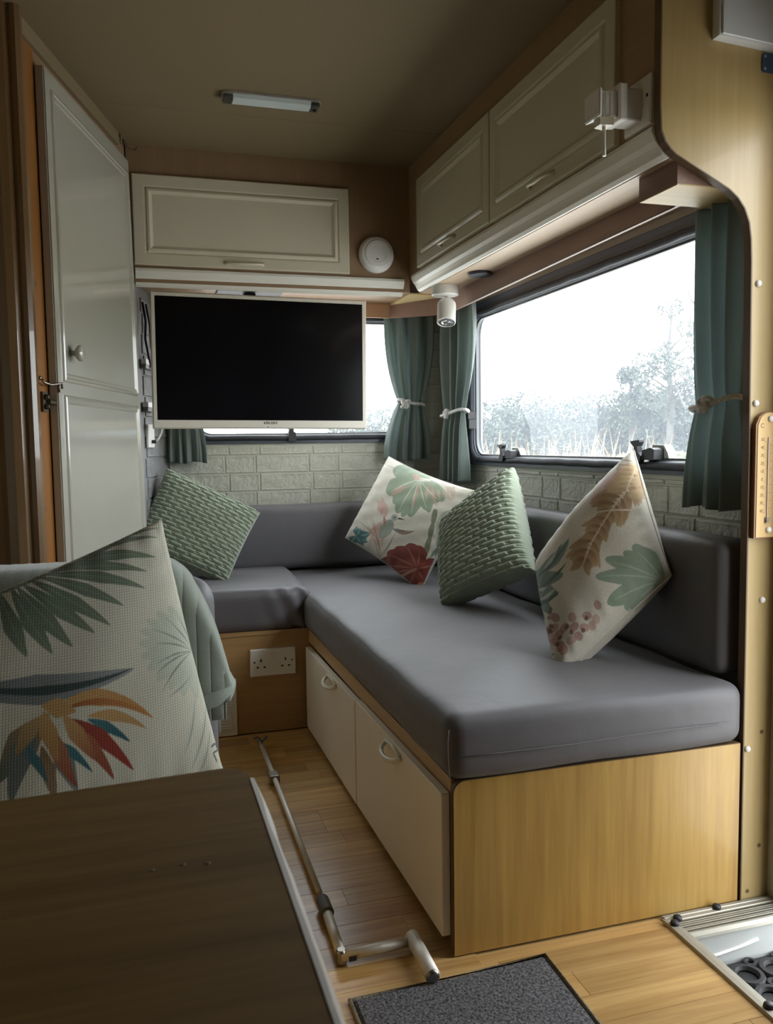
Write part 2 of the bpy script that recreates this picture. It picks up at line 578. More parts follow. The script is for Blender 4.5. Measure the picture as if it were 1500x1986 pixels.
def rounded_block(lo, hi, r, n=(14, 14, 8), bulge=0.0, bulge_axis=2, wob=0.0, seed=0):
    """upholstered block: box with rolled edges and a soft crown"""
    lo, hi = np.array(lo, float), np.array(hi, float)
    c, h = (lo + hi) / 2, (hi - lo) / 2
    Vs, Fs, off = [], [], 0
    def lin(k):
        # denser near the ends so that the roll is smooth
        t = np.linspace(-1, 1, k)
        return np.sign(t) * (1 - (1 - np.abs(t)) ** 1.6)
    for ax in range(3):
        o1, o2 = [(1, 2), (2, 0), (0, 1)][ax]
        for s in (-1, 1):
            A, B = np.meshgrid(lin(n[o1] * 2), lin(n[o2] * 2), indexing='ij')
            P = np.zeros(A.shape + (3,))
            P[..., ax] = s
            P[..., o1] = A
            P[..., o2] = B
            V, F = grid_mesh(P)
            if s < 0:
                F = F[:, ::-1]
            Vs.append(V); Fs.append(F + off); off += len(V)
    V = np.concatenate(Vs); F = np.concatenate(Fs)
    Q = V * h
    inner = np.clip(Q, -(h - r), h - r)
    d = Q - inner
    ln = np.linalg.norm(d, axis=1, keepdims=True)
    Pn = inner + d / np.maximum(ln, 1e-9) * r
    u = V
    if bulge:
        a, b = [i for i in range(3) if i != bulge_axis]
        Pn[:, bulge_axis] += np.sign(V[:, bulge_axis]) * np.abs(V[:, bulge_axis]) * bulge * (1 - u[:, a] ** 2) ** 0.7 * (1 - u[:, b] ** 2) ** 0.7
    if wob:
        R = np.random.default_rng(seed)
        for _ in range(5):
            k = R.normal(size=3) * 9
            Pn += (np.sin(Pn @ k + R.uniform(0, 6))[:, None]) * R.normal(size=3) * wob / 2.5
    V = Pn + c
    # weld seams of the six sheets
    key = np.round(V, 5)
    _, first, inv = np.unique(key, axis=0, return_index=True, return_inverse=True)
    return V[first], inv.ravel()[F]

def block(name, lo, hi, r, mat, parent=None, **k):
    V, F = rounded_block(lo, hi, r, **k)
    return from_np(name, V, F, mat, parent)

# ------------------------------------------------------------------ the van body
# floor with a stair well at the entry
bm = bmesh.new()
box(bm, (-0.95, -1.6, -0.03), (0.962, 3.2, -0.003))
box(bm, (0.962, 1.300, -0.03), (1.2, 3.2, -0.003))
box(bm, (0.962, -1.6, -0.03), (1.2, 0.55, -0.003))
floor = finish('floor', bm, 'floor_oak')
struct(floor, 'pale oak strip laminate floor of the van|floor')
row_h = 0.0655
plank_meshes = {}
def plank_mesh(w, h):
    k = (round(w, 3), round(h, 3))
    if k not in plank_meshes:
        bm = bmesh.new()
        box(bm, (-w / 2 + 0.00015, -h / 2 + 0.00015, -0.003), (w / 2 - 0.00015, h / 2 - 0.00015, 0.0), 0.0005, 1)
        me = bpy.data.meshes.new('plank')
        bm.to_mesh(me); bm.free()
        me.materials.append(MATS['floor_oak'])
        plank_meshes[k] = me
    return plank_meshes[k]
yy = 0.34
i = 0
while yy < 2.66:
    y1 = min(yy + row_h, 2.66)
    x = -0.10 - random.choice((0.0, 0.09, 0.18, 0.27))
    while x < 1.2:
        L = random.choice((0.24, 0.30, 0.36, 0.42, 0.5))
        x1 = min(x + L, 1.2)
        xa, xb = x, x1
        if y1 > 1.356:                       # under the bench only as far as the recess
            xb = min(xb, 0.56)
        elif yy > 0.55 and yy < 1.287:
            xb = min(xb, 0.944)
        if xb - xa > 0.03:
            o = bpy.data.objects.new('floor_plank', plank_mesh(xb - xa, y1 - yy))
            COL.objects.link(o)
            o.location = ((xa + xb) / 2, (yy + y1) / 2, 0)
            o.parent = floor
        x = x1
    yy = y1

# stair well: white tub, rubber mat, aluminium nosings
bm = bmesh.new()
box(bm, (0.9585, 1.287, -0.34), (1.36, 1.2995, -0.002), 0.001, 1)
box(bm, (0.945, 0.54, -0.34), (0.958, 1.30, -0.003), 0.002, 1)
box(bm, (0.955, 0.54, -0.34), (1.36, 0.553, -0.003), 0.002, 1)
box(bm, (0.9575, 0.5525, -0.34), (1.36, 1.2875, -0.080))
tub = finish('stair_well', bm, 'tub_white')
struct(tub, 'glossy white stair well sunk in the floor at the entry|step')
tubeobj('highlight_bead', [(0.97, 1.286, -0.052), (1.03, 1.286, -0.050), (1.08, 1.286, -0.044), (1.12, 1.286, -0.036)], 0.003, 'white_plastic', tub, 8)  # thin pale bead standing in for the highlight line on the riser

# ceiling in two boards with a fine joint
bm = bmesh.new()
box(bm, (-0.95, -1.6, 1.865), (1.2, 2.488, 1.90), 0.0015, 1)
box(bm, (-0.95, 2.490, 1.865), (1.2, 3.24, 1.90), 0.0015, 1)
ceil = finish('ceiling', bm, 'ceiling_paint')
struct(ceil, 'dim beige board ceiling with one fine joint|ceiling')

# outer walls
WR = dict(y0=1.41, y1=2.905, z0=0.852, z1=1.400)      # side window
WB = dict(x0=0.19, x1=1.06, z0=0.940, z1=1.425)       # rear window
bm = bmesh.new()
box(bm, (1.2, -1.6, -0.03), (1.24, 0.55, 1.9))
box(bm, (1.2, 0.55, -0.03), (1.24, 1.03, 1.9))
box(bm, (1.2, 1.03, 1.54), (1.24, 1.29, 1.9))
box(bm, (1.2, 1.29, -0.03), (1.24, WR['y0'], 1.9))
box(bm, (1.2, WR['y0'], -0.03), (1.24, WR['y1'], WR['z0']))
box(bm, (1.2, WR['y0'], WR['z1']), (1.24, WR['y1'], 1.9))
box(bm, (1.2, WR['y1'], -0.03), (1.24, 3.24, 1.9))
wall_r = struct(finish('wall_right', bm, 'mortar'), 'pale painted side wall with embossed brick pattern|wall')
bm = bmesh.new()
box(bm, (-0.95, 3.2, -0.03), (WB['x0'], 3.24, 1.9))
box(bm, (WB['x0'], 3.2, -0.03), (WB['x1'], 3.24, WB['z0']))
box(bm, (WB['x0'], 3.2, WB['z1']), (WB['x1'], 3.24, 1.9))
box(bm, (WB['x1'], 3.2, -0.03), (1.2, 3.24, 1.9))
wall_b = struct(finish('wall_rear', bm, 'mortar'), 'pale painted rear wall with embossed brick pattern|wall')
struct(boxobj('wall_left', (-0.99, -1.6, -0.03), (-0.95, 3.24, 1.9), 'cream_white'), 'unseen side wall on the left of the van, cream to bounce light|wall')  # out of view; cream chosen to bounce light onto the side doors
struct(boxobj('wall_front', (-0.99, -1.64, -0.03), (1.24, -1.6, 1.9), 'carcass_wood'), 'brown wood veneer wall behind the table|wall')

# slanted washroom wall: line through (0, 2.81), direction DD, facing NN
DD = Vector((0.287, 1.0, 0)).normalized()
NN = Vector((DD.y, -DD.x, 0))
P0 = Vector((0.0, 2.81, 0))
def dg(s, off, z):
    p = P0 + DD * s + NN * off
    return Vector((p.x, p.y, z))
bm = bmesh.new()
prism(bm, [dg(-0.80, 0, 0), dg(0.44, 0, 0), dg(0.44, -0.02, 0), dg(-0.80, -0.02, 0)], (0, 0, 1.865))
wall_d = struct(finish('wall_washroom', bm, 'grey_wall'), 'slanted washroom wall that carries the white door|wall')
# brown head lining above the door and cream batten under the ceiling
bm = bmesh.new()
prism(bm, [dg(-0.80, 0.004, 1.70), dg(-0.02, 0.004, 1.70), dg(-0.02, 0.0002, 1.70), dg(-0.80, 0.0002, 1.70)], (0, 0, 0.165))
finish('head_lining', bm, 'carcass_wood', wall_d)
bm = bmesh.new()
prism(bm, [dg(-0.785, 0.014, 1.829), dg(-0.10, 0.014, 1.829), dg(-0.10, 0.004, 1.829), dg(-0.785, 0.004, 1.829)], (0, 0, 0.036))
finish('batten', bm, 'ceiling_paint', wall_d)
# bent wire hook at the end of the batten
tubeobj('wire_hook', [dg(-0.10, 0.018, 1.862), dg(-0.10, 0.018, 1.835), dg(-0.085, 0.022, 1.835), dg(-0.085, 0.022, 1.85), dg(-0.055, 0.03, 1.835), dg(-0.02, 0.04, 1.842), dg(-0.02, 0.045, 1.85)], 0.0016, 'old_brass', wall_d, 6)

# pine door post and varnished corner post
bm = bmesh.new()
prism(bm, [dg(-0.80, 0.006, 0), dg(-0.712, 0.006, 0), dg(-0.712, -0.02, 0), dg(-0.80, -0.02, 0)], (0, 0, 1.83))
t1 = struct(finish('trim_1', bm, 'pine'), 'knotty orange pine door post beside the white door|post')
for s, z in ((-0.765, 0.79), (-0.76, 1.30)):
    bm = bmesh.new()
    lathe(bm, [(0.008, 0), (0.0065, 0.0006), (0.003, 0.0008)], dg(s, 0.0061, z), NN, 14)
    finish('knot', bm, 'edge_band', t1)
bm = bmesh.new()
prof = [(-0.285, 2.06), (-0.285, 2.02), (-0.272, 1.997), (-0.252, 1.985), (-0.236, 1.990), (-0.228, 2.0), (-0.221, 1.996), (-0.212, 1.994), (-0.203, 2.002), (-0.200, 2.02), (-0.205, 2.06)]
prism(bm, [(a, b, 0) for a, b in prof], (0, 0, 1.865))
struct(finish('trim_2', bm, 'varnished_post'), 'dark varnished wooden corner post at the left edge|post')
struct(boxobj('wall_wardrobe', (-0.95, 2.03, 0), (-0.27, 2.05, 1.865), 'carcass_wood'), 'dark brown wardrobe side at the far left edge|wall')

# ------------------------------------------------------------------ embossed brick facing
brick_cache = {}
def brick_piece(w, h, d=0.004):
    k = (round(w, 3), round(h, 3))
    if k not in brick_cache:
        bm = bmesh.new()
        routed(bm, (-w / 2, -h / 2, 0), (1, 0, 0), (0, 1, 0), (0, 0, 1), w, h, [(0.0, 0.0), (0.0015, d * 0.8), (0.004, d), (0.009, d * 0.75)])
        bmesh.ops.recalc_face_normals(bm, faces=bm.faces)
        me = bpy.data.meshes.new('brick')
        bm.to_mesh(me); bm.free()
        me.materials.append(MATS['brick_paint'])
        brick_cache[k] = me
    return brick_cache[k]

def lay_bricks(parent, M, length, z0, z1, holes, seed, mat=None):
    """rows of long and short embossed bricks over a wall face; M maps (along, up, out) to the world"""
    R = random.Random(seed)
    rh = 0.0685
    z = z0
    row = 0
    while z < z1 - 0.012:
        zt = min(z + rh, z1)
        a = -0.10 if row % 2 else 0.0
        long_ = row % 2 == 0
        while a < length:
            L = 0.205 if long_ else 0.115
            a0, a1 = max(a, 0.0), min(a + L, length)
            cuts = [(a0, a1, z, zt)]
            for h in holes:
                nxt = []
                for (p, q, r, s) in cuts:
                    if q <= h[0] or p >= h[1] or s <= h[2] or r >= h[3]:
                        nxt.append((p, q, r, s)); continue
                    if p < h[0]: nxt.append((p, h[0], r, s))
                    if q > h[1]: nxt.append((h[1], q, r, s))
                    p2, q2 = max(p, h[0]), min(q, h[1])
                    if r < h[2]: nxt.append((p2, q2, r, h[2]))
                    if s > h[3]: nxt.append((p2, q2, h[3], s))
                cuts = nxt
            for (p, q, r, s) in cuts:
                if q - p > 0.018 and s - r > 0.014:
                    o = bpy.data.objects.new('brick', brick_piece(q - p - 0.004, s - r - 0.004))
                    COL.objects.link(o)
                    if mat:
                        o.material_slots[0].link = 'OBJECT'
                        o.material_slots[0].material = MATS[mat]
                    o.parent = parent
                    o.matrix_world = M @ Matrix.Translation(((p + q) / 2, (r + s) / 2, 0.0))
            a += L
            long_ = not long_
        z = zt
        row += 1

Mr = Matrix(((1, 0, 0, 0.115), (0, 0, -1, 3.2), (0, 1, 0, 0), (0, 0, 0, 1)))          # rear wall: along +x, out -y
lay_bricks(wall_b, Mr, 1.085, 0.685, 1.42, [(WB['x0'] - 0.115 - 0.03, WB['x1'] - 0.115 + 0.03, WB['z0'] - 0.015, 2)], 3)
Ms = Matrix(((0, 0, -1, 1.2), (-1, 0, 0, 3.2), (0, 1, 0, 0), (0, 0, 0, 1)))            # side wall: along -y, out -x
lay_bricks(wall_r, Ms, 1.82, 0.685, 1.42, [(3.2 - WR['y1'] - 0.02, 3.2 - WR['y0'] + 0.02, WR['z0'] - 0.015, 2)], 5)
Md = frame(dg(0.11, 0.0005, 0), DD, (0, 0, 1))
lay_bricks(wall_d, Md, 0.30, 0.685, 1.42, [], 8, 'brick_shaded')

# ------------------------------------------------------------------ partition by the entry
prt = [(0.926, 1.865), (0.927, 1.53), (0.930, 1.485), (0.938, 1.467), (0.950, 1.454), (0.961, 1.446), (1.057, 1.402), (1.078, 1.392), (1.097, 1.378), (1.112, 1.360), (1.123, 1.335), (1.128, 1.305), (1.130, 1.263), (1.134, 0.9), (1.136, 0.0), (1.2, 0.0), (1.2, 1.865)]
bm = bmesh.new()
prism(bm, [(x, 1.356, z) for x, z in prt], (0, 0.016, 0))
part = struct(finish('wall_partition', bm, 'partition_wood'), 'pale oak partition with curved opening beside the entry|partition')
bm = bmesh.new()
open_ = prt[:15]
a = [(x - 0.0025, z) for x, z in open_]
L1 = [bm.verts.new((x - 0.002, 1.3545, z - 0.001)) for x, z in open_]
L2 = [bm.verts.new((x - 0.002, 1.3735, z - 0.001)) for x, z in open_]
L3 = [bm.verts.new((x + 0.001, 1.3735, z)) for x, z in open_]
L4 = [bm.verts.new((x + 0.001, 1.3545, z)) for x, z in open_]
for A, B in ((L1, L2), (L2, L3), (L3, L4), (L4, L1)):
    for k in range(len(open_) - 1):
        bm.faces.new((A[k], A[k + 1], B[k + 1], B[k]))
finish('edge_strip', bm, 'edge_band', part)
for x, z in ((1.146, 1.222), (1.146, 0.996), (1.171, 0.612), (1.144, 0.314)):
    lathobj('screw_cap', [(0.0065, 0), (0.0065, 0.002), (0.0055, 0.0042), (0.003, 0.0055), (0.0005, 0.006)], (x, 1.356, z), (0, -1, 0), 'white_plastic', part, 18, True)
for x, z in ((1.152, 0.018), (1.178, 0.11), (1.178, 0.345)):
    lathobj('old_screw_hole', [(0.0042, 0), (0.0042, 0.0008), (0.0025, 0.001)], (x, 1.356, z), (0, -1, 0), 'edge_band', part, 12)

# ------------------------------------------------------------------ windows
def window(name, M, w, h, depth, r, label, pane, catches):
    """M maps (along, up, out of the room) -> world, origin in the middle of the opening"""
    root = bpy.data.objects.new(name, None)
    COL.objects.link(root)
    struct(root, label)
    def out(pts, z):
        return [M @ Vector((a, b, z)) for a, b in pts]
    bm = bmesh.new()
    o1 = rounded_rect(w + 0.012, h + 0.012, 0.02)
    i1 = rounded_rect(w - 0.055, h - 0.055, r)
    ring_sweep(bm, [out(o1, -0.012), out(rounded_rect(w - 0.045, h - 0.045, r), -0.012), out(i1, -0.006), out(i1, depth), out(o1, depth)])
    finish('window_frame', bm, 'window_frame_grey', root)
    # lumpy rubber seal round the opening
    path = []
    sr = rounded_rect(w - 0.030, h - 0.030, r + 0.01, 10)
    n = len(sr)
    for k in range(n):
        p, q = Vector(sr[k]), Vector(sr[(k + 1) % n])
        m = max(1, int((q - p).length / 0.05))
        for j in range(m):
            path.append(p.lerp(q, j / m))
    R = random.Random(hash(len(name)) % 17)
    bm = bmesh.new()
    tube(bm, [M @ Vector((p.x, p.y + R.uniform(-.0012, .0012), -0.011)) for p in path], 0.0105, 10, False, True)
    finish('rubber_seal', bm, 'rubber_seal', root, True)
    bm = bmesh.new()
    i2 = rounded_rect(w - 0.066, h - 0.066, r - 0.004)
    ring_sweep(bm, [out(i1, 0.002), out(i2, 0.002), out(i2, 0.012), out(i1, 0.012)])
    finish('frame_lining', bm, 'frame_lining', root)
    # slightly bowed acrylic sheet outside the frame
    nu, nv = 24, 14
    V = []
    for i in range(nu + 1):
        for j in range(nv + 1):
            u, v = -1 + 2 * i / nu, -1 + 2 * j / nv
            zz = depth + 0.004 + 0.022 * (1 - max(abs(u), abs(v)) ** 6)
            V.append(M @ Vector((u * w / 2 * 1.01, v * h / 2 * 1.01, zz)))
    P = np.array([tuple(p) for p in V]).reshape(nu + 1, nv + 1, 3)
    Vn, F = grid_mesh(P)
    from_np('pane', Vn, F, pane, root)
    for (a, b, kind) in catches:
        if kind == 'base':
            bm = bmesh.new()
            c = lambda x, y, z: M @ Vector((a + x, b + y, z))
            # foot block on the sill
            pts = [c(0.008, -0.012, -0.024), c(0.060, -0.012, -0.024), c(0.060, 0.012, -0.024), c(0.046, 0.016, -0.024), (c(0.012, 0.010, -0.024))]
            ext = (M.to_3x3() @ Vector((0, 0, 0.028)))
            prism(bm, pts, ext)
            # waisted lever with a flared thumb top
            pts = [c(-0.030, -0.022, -0.028), c(0.004, -0.022, -0.028), c(0.012, -0.004, -0.028), c(-0.002, 0.006, -0.028), c(-0.004, 0.020, -0.028), c(0.006, 0.030, -0.028), c(0.004, 0.035, -0.028), c(-0.034, 0.032, -0.028), c(-0.030, 0.026, -0.028), c(-0.018, 0.018, -0.028), c(-0.016, 0.004, -0.028), c(-0.022, -0.006, -0.028)]
            prism(bm, pts, M.to_3x3() @ Vector((0, 0, 0.014)))
            cat = finish('window_catch', bm, 'black_plastic', root)
            # clear socket behind the lever
            bm = bmesh.new()
            pts = [c(-0.02, -0.022, 0.004), c(0.085, -0.022, 0.004), c(0.075, 0.004, 0.004), c(0.06, 0.022, 0.004), c(0.015, 0.022, 0.004)]
            prism(bm, pts, M.to_3x3() @ Vector((0, 0, 0.02)))
            finish('catch_socket', bm, 'lamp_diffuser', cat)
        else:
            bm = bmesh.new()
            c = lambda x, y, z: M @ Vector((a + x, b + y, z))
            prism(bm, [c(-0.016, -0.028, -0.03), c(0.012, -0.028, -0.03), c(0.012, 0.004, -0.03), c(0.004, 0.008, -0.03), c(0.004, 0.034, -0.03), c(-0.010, 0.038, -0.03), c(-0.016, 0.006, -0.03)], M.to_3x3() @ Vector((0, 0, 0.03)))
            finish('window_catch', bm, 'black_plastic', root)
    return root
wy, wh = (WR['y0'] + WR['y1']) / 2, (WR['z0'] + WR['z1']) / 2
Mw = Matrix(((0, 0, 1, 1.2), (-1, 0, 0, wy), (0, 1, 0, wh), (0, 0, 0, 1)))
ww = WR['y1'] - WR['y0']
hh = WR['z1'] - WR['z0']
window('window_2', Mw, ww, hh, 0.022, 0.06, 'wide acrylic side window over the long bench|window', 'pane_side',
       [(wy - 2.585, -hh / 2 + 0.034, 'base'), (wy - 1.79, -hh / 2 + 0.042, 'base'), (-ww / 2 + 0.028, -0.12, 'side')])
wx, wz = (WB['x0'] + WB['x1']) / 2, (WB['z0'] + WB['z1']) / 2
Mb = Matrix(((1, 0, 0, wx), (0, 0, 1, 3.2), (0, 1, 0, wz), (0, 0, 0, 1)))
boxobj('head_strip', (1.190, WR['y0'], 1.398), (1.2, WR['y1'], 1.424), 'head_strip_blue', bpy.data.objects['window_2'], 0.002, 1)
window('window_1', Mb, WB['x1'] - WB['x0'], WB['z1'] - WB['z0'], 0.022, 0.06, 'rear acrylic window mostly hidden by the television|window', 'pane_rear',
       [(0.575 - wx, -(WB['z1'] - WB['z0']) / 2 + 0.03, 'side')])

# ------------------------------------------------------------------ overhead cabinets
DOORP = [(0.0, -0.014), (0.0, -0.002), (0.003, 0.0), (0.034, 0.0), (0.039, -0.003), (0.044, 0.002), (0.050, 0.003), (0.056, -0.001), (0.060, -0.003)]
def bow_handle(name, c, u, n, L, mat, parent, drop=Vector((0, 0, -1))):
    """bowed pull: two feet and an arched bar"""
    c, u, n = Vector(c), Vector(u), Vector(n)
    bm = bmesh.new()
    path = []
    for k in range(13):
        t = -1 + 2 * k / 12
        path.append(c + u * (t * L / 2) + n * (0.003 + 0.017 * (1 - t ** 4)) + drop * (0.004 * (1 - t * t)))
    tube(bm, path, [0.0035 + 0.0025 * (1 - abs(-1 + 2 * k / 12)) + (0.002 if k in (0, 12) else 0) for k in range(13)], 10)
    for t in (-1, 1):
        lathe(bm, [(0.007, 0), (0.006, 0.003), (0.004, 0.006)], c + u * (t * L / 2), n, 12)
    return finish(name, bm, mat, parent, True)

rc = thing('overhead_cabinet', 'long overhead cabinet with two cream doors above the side window', 'cabinet', (1.07, 2.1, 1.445))
bm = bmesh.new()
prism(bm, [(0.929, 1.376, 1.865), (0.929, 1.376, 1.500), (0.965, 1.376, 1.447), (1.198, 1.376, 1.447), (1.198, 1.376, 1.865)], (0, 1.825, 0))
finish('cabinet_body', bm, 'carcass_wood_y', rc)
boxobj('base_board', (0.966, 1.377, 1.4455), (1.197, 2.81, 1.447), 'underside_lit_wood', rc)  # thin sheet added to carry the paler, lit tone of the underside
for y0, y1, z0, z1, hz in ((2.100, 2.690, 1.506, 1.790, 2.40), (1.492, 2.092, 1.503, 1.790, 1.795)):
    bm = bmesh.new()
    routed(bm, (0.915, y1, z0), (0, -1, 0), (0, 0, 1), (-1, 0, 0), y1 - y0, z1 - z0, DOORP)
    d = finish('cabinet_door', bm, 'cream_white', rc)
    bow_handle('handle', (0.915, hz, z0 + 0.022), (0, 1, 0), (-1, 0, 0), 0.115, 'cream_white', d)
bc = thing('overhead_cabinet', 'rear overhead cabinet with one wide cream flap above the television', 'cabinet', (0.45, 3.0, 1.445))
bm = bmesh.new()
prism(bm, [(0.004, 2.806, 1.865), (0.004, 2.806, 1.447), (0.929, 2.806, 1.447), (0.929, 2.806, 1.865)], (0, 0.004, 0))
prism(bm, [(0.11, 3.198, 1.447), (0.93, 3.198, 1.447), (0.93, 2.81, 1.447), (0.008, 2.81, 1.447)], (0, 0, 0.010))
prism(bm, [(0.11, 3.198, 1.475), (0.93, 3.198, 1.475), (0.93, 2.81, 1.475), (0.008, 2.81, 1.475)], (0, 0, 0.385))
finish('cabinet_body', bm, 'carcass_wood', bc)
bm = bmesh.new()
routed(bm, (0.018, 2.792, 1.498), (1, 0, 0), (0, 0, 1), (0, -1, 0), 0.694, 0.278, DOORP)
d = finish('cabinet_door', bm, 'cream_white', bc)
bow_handle('handle', (0.36, 2.792, 1.514), (1, 0, 0), (0, -1, 0), 0.118, 'cream_white', d)

# white cornice strips under the cabinets
def cornice(name, p0, p1, outw, label):
    prof = [(0.000, 0.000), (-0.006, -0.002), (-0.0075, -0.010), (-0.004, -0.018), (0.000, -0.026), (0.007, -0.034), (0.012, -0.042), (0.016, -0.050), (0.024, -0.056), (0.031, -0.055), (0.033, -0.050), (0.033, 0.000)]
    p0, p1 = Vector(p0), Vector(p1)
    inn = -Vector(outw)
    bm = bmesh.new()
    prism(bm, [p0 + inn * a + Vector((0, 0, b)) for a, b in prof], p1 - p0)
    return struct(finish(name, bm, 'coving_white'), label)
cornice('trim_3', (0.928, 1.374, 1.499), (0.928, 2.770, 1.499), (-1, 0, 0), 'white moulded cornice running under the side cabinet doors|trim')
cornice('trim_4', (0.020, 2.800, 1.490), (0.905, 2.800, 1.490), (0, -1, 0), 'white moulded cornice running under the rear cabinet flap|trim')

# curtain pelmets
bm = bmesh.new()
pl_ = [(1.068, 2.83, 1.380), (1.068, 1.40, 1.402), (1.078, 1.40, 1.402), (1.078, 2.834, 1.380), (0.934, 3.06, 1.395), (0.928, 3.05, 1.395)]
lo_ = [bm.verts.new(p) for p in pl_]
hi_ = [bm.verts.new((p[0], p[1], 1.447)) for p in pl_]
bm.faces.new(lo_); bm.faces.new(hi_[::-1])
for k in range(6):
    bm.faces.new((lo_[k], hi_[k], hi_[(k + 1) % 6], lo_[(k + 1) % 6]))
struct(finish('trim_5', bm, 'pelmet_wood'), 'reddish brown pelmet board above the side window|pelmet')
tubeobj('edge_highlight_strip', [(1.0675, 2.80, 1.381), (1.0675, 1.51, 1.4005)], 0.0016, 'frame_lining', bpy.data.objects['trim_5'], 6)
struct(boxobj('trim_6', (0.105, 3.050, 1.395), (0.928, 3.060, 1.447), 'pelmet_wood_x', None, 0.001, 1), 'brown pelmet board above the rear window|pelmet')
bm = bmesh.new()
prism(bm, [(0.980, 1.378, 1.402), (1.198, 1.378, 1.402), (1.198, 1.502, 1.402), (0.980, 1.502, 1.402)], (0, 0, 0.045))
struct(finish('trim_7', bm, 'pelmet_wood'), 'boxed brown end block of the side window pelmet|pelmet')
boxobj('base_board', (0.981, 1.379, 1.3995), (1.198, 1.501, 1.402), 'pale_ply', bpy.data.objects['trim_7'])
bm = bmesh.new()
prism(bm, [(0.931, 2.812, 1.441), (1.064, 2.812, 1.441), (1.066, 2.832, 1.441), (0.931, 3.045, 1.441)], (0, 0, 0.0055))
struct(finish('trim_8', bm, 'pale_ply'), 'pale plywood corner board under the cabinets|trim')

# ------------------------------------------------------------------ white washroom door
door = bpy.data.objects.new('door_1', None)
COL.objects.link(door)
door.location = dg(-0.38, 0.0, 0.0)
struct(door, 'white gloss two-panel washroom door standing slightly proud|door')
def dw(z):
    return 0.65 + (1.8 - z) * 0.045
def dpt(u, off, z):
    return dg(-0.714 + u * dw(z), off, z)
bm = bmesh.new()
pts = [dpt(0, 0.008, 0.03), dpt(1, 0.008, 0.03), dpt(1, 0.008, 1.795), dpt(0, 0.008, 1.795)]
prism(bm, pts, NN * 0.022)
bmesh.ops.bevel(bm, geom=list(bm.edges), offset=0.003, segments=2, affect='EDGES')
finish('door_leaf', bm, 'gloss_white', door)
def bead(u0, u1, z0, z1, w=0.022, hgt=0.006):
    bm = bmesh.new()
    def loop(ins, off):
        iu = ins / 0.68
        return [dpt(u0 + iu, off, z0 + ins), dpt(u1 - iu, off, z0 + ins), dpt(u1 - iu, off, z1 - ins), dpt(u0 + iu, off, z1 - ins)]
    ring_sweep(bm, [loop(0, 0.0302), loop(0.003, 0.030 + hgt * 0.7), loop(w * 0.35, 0.030 + hgt), loop(w * 0.55, 0.030 + hgt * 0.45), loop(w * 0.8, 0.030 + hgt * 0.6), loop(w, 0.0302)])
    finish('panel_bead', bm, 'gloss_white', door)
bead(0.05, 0.955, 1.085, 1.755)
bead(0.05, 0.955, 0.14, 1.055)
kb = dpt(0.135, 0.030, 1.158)
lathobj('door_knob', [(0.007, 0), (0.007, 0.006), (0.006, 0.012), (0.013, 0.014), (0.019, 0.020), (0.020, 0.025), (0.014, 0.030), (0.001, 0.032)], kb, NN, 'gloss_white', door, 24, True)
# hook latch and roller catch at the free edge
bm = bmesh.new()
lt = lambda s, off, z: dg(s, off, z)
tube(bm, [lt(-0.768, 0.012, 1.088), lt(-0.764, 0.018, 1.078), lt(-0.740, 0.024, 1.074), lt(-0.722, 0.030, 1.077), lt(-0.706, 0.036, 1.080), lt(-0.700, 0.034, 1.068)], 0.0026, 8)
lathe(bm, [(0.005, 0), (0.005, 0.006), (0.003, 0.008)], lt(-0.768, 0.006, 1.088), NN, 12)
tube(bm, [lt(-0.712, 0.018, 1.080), lt(-0.712, 0.032, 1.080), lt(-0.712, 0.032, 1.058)], 0.0022, 8)
finish('hook_latch', bm, 'steel', door, True)
bm = bmesh.new()
q = [lt(-0.760, 0.006, 1.012), lt(-0.730, 0.006, 1.012), lt(-0.730, 0.006, 1.058), lt(-0.760, 0.006, 1.058)]
prism(bm, q, NN * 0.006)
for z in (1.046, 1.024):
    lathe(bm, [(0.006, 0), (0.007, 0.004), (0.004, 0.009)], lt(-0.748, 0.012, z), NN, 12)
tube(bm, [lt(-0.738, 0.016, 1.035), lt(-0.722, 0.020, 1.034), lt(-0.700, 0.024, 1.033)], [0.006, 0.0055, 0.004], 10)
finish('roller_catch', bm, 'old_brass', door)

# ------------------------------------------------------------------ benches
bench = thing('storage_bench', 'long oak storage bench with two cream drop fronts', 'bench', (0.82, 2.2, 0.0))
bm = bmesh.new()
r0 = 0.022
end = [(1.128, 0.003), (1.128, 0.327)] + [(0.520 + r0 - r0 * math.sin(a), 0.327 - r0 + r0 * math.cos(a)) for a in [PI / 2 * k / 6 for k in range(7)]] + [(0.520, 0.003)]
prism(bm, [(x, 1.356, z) for x, z in end], (0, 0.016, 0))
finish('end_panel', bm, 'oak_veneer', bench)
bm = bmesh.new()
prism(bm, [(x + (-0.0015 if x < 0.8 else 0), 1.3575, z + (0.001 if z > 0.2 else 0)) for x, z in end], (0, 0.013, 0))
finish('panel_edging', bm, 'edge_band', bench)
boxobj('carcass', (0.545, 1.372, 0.003), (1.195, 3.195, 0.318), 'carcass_wood', bench)
boxobj('top_rail', (0.520, 1.372, 0.286), (0.545, 2.662, 0.327), 'oak_ledge', bench, 0.0015, 1)
boxobj('seat_board', (0.545, 1.372, 0.318), (1.195, 3.195, 0.327), 'pale_ply', bench)
boxobj('plinth', (0.545, 1.372, 0.0), (0.549, 2.66, 0.02), 'edge_band', bench)
def slant_front(y0, y1, zb0, zt0, zb1, zt1):
    """flat drop front, hung a touch out of true like the real ones"""
    bm = bmesh.new()
    prism(bm, [(0.502, y0, zb0), (0.502, y1, zb1), (0.502, y1, zt1), (0.502, y0, zt0)], (0.017, 0, 0))
    bmesh.ops.bevel(bm, geom=list(bm.edges), offset=0.0015, segments=1, affect='EDGES')
    return finish('drop_front', bm, 'satin_white_door', bench)
d1 = slant_front(1.998, 2.628, 0.020, 0.288, 0.016, 0.279)
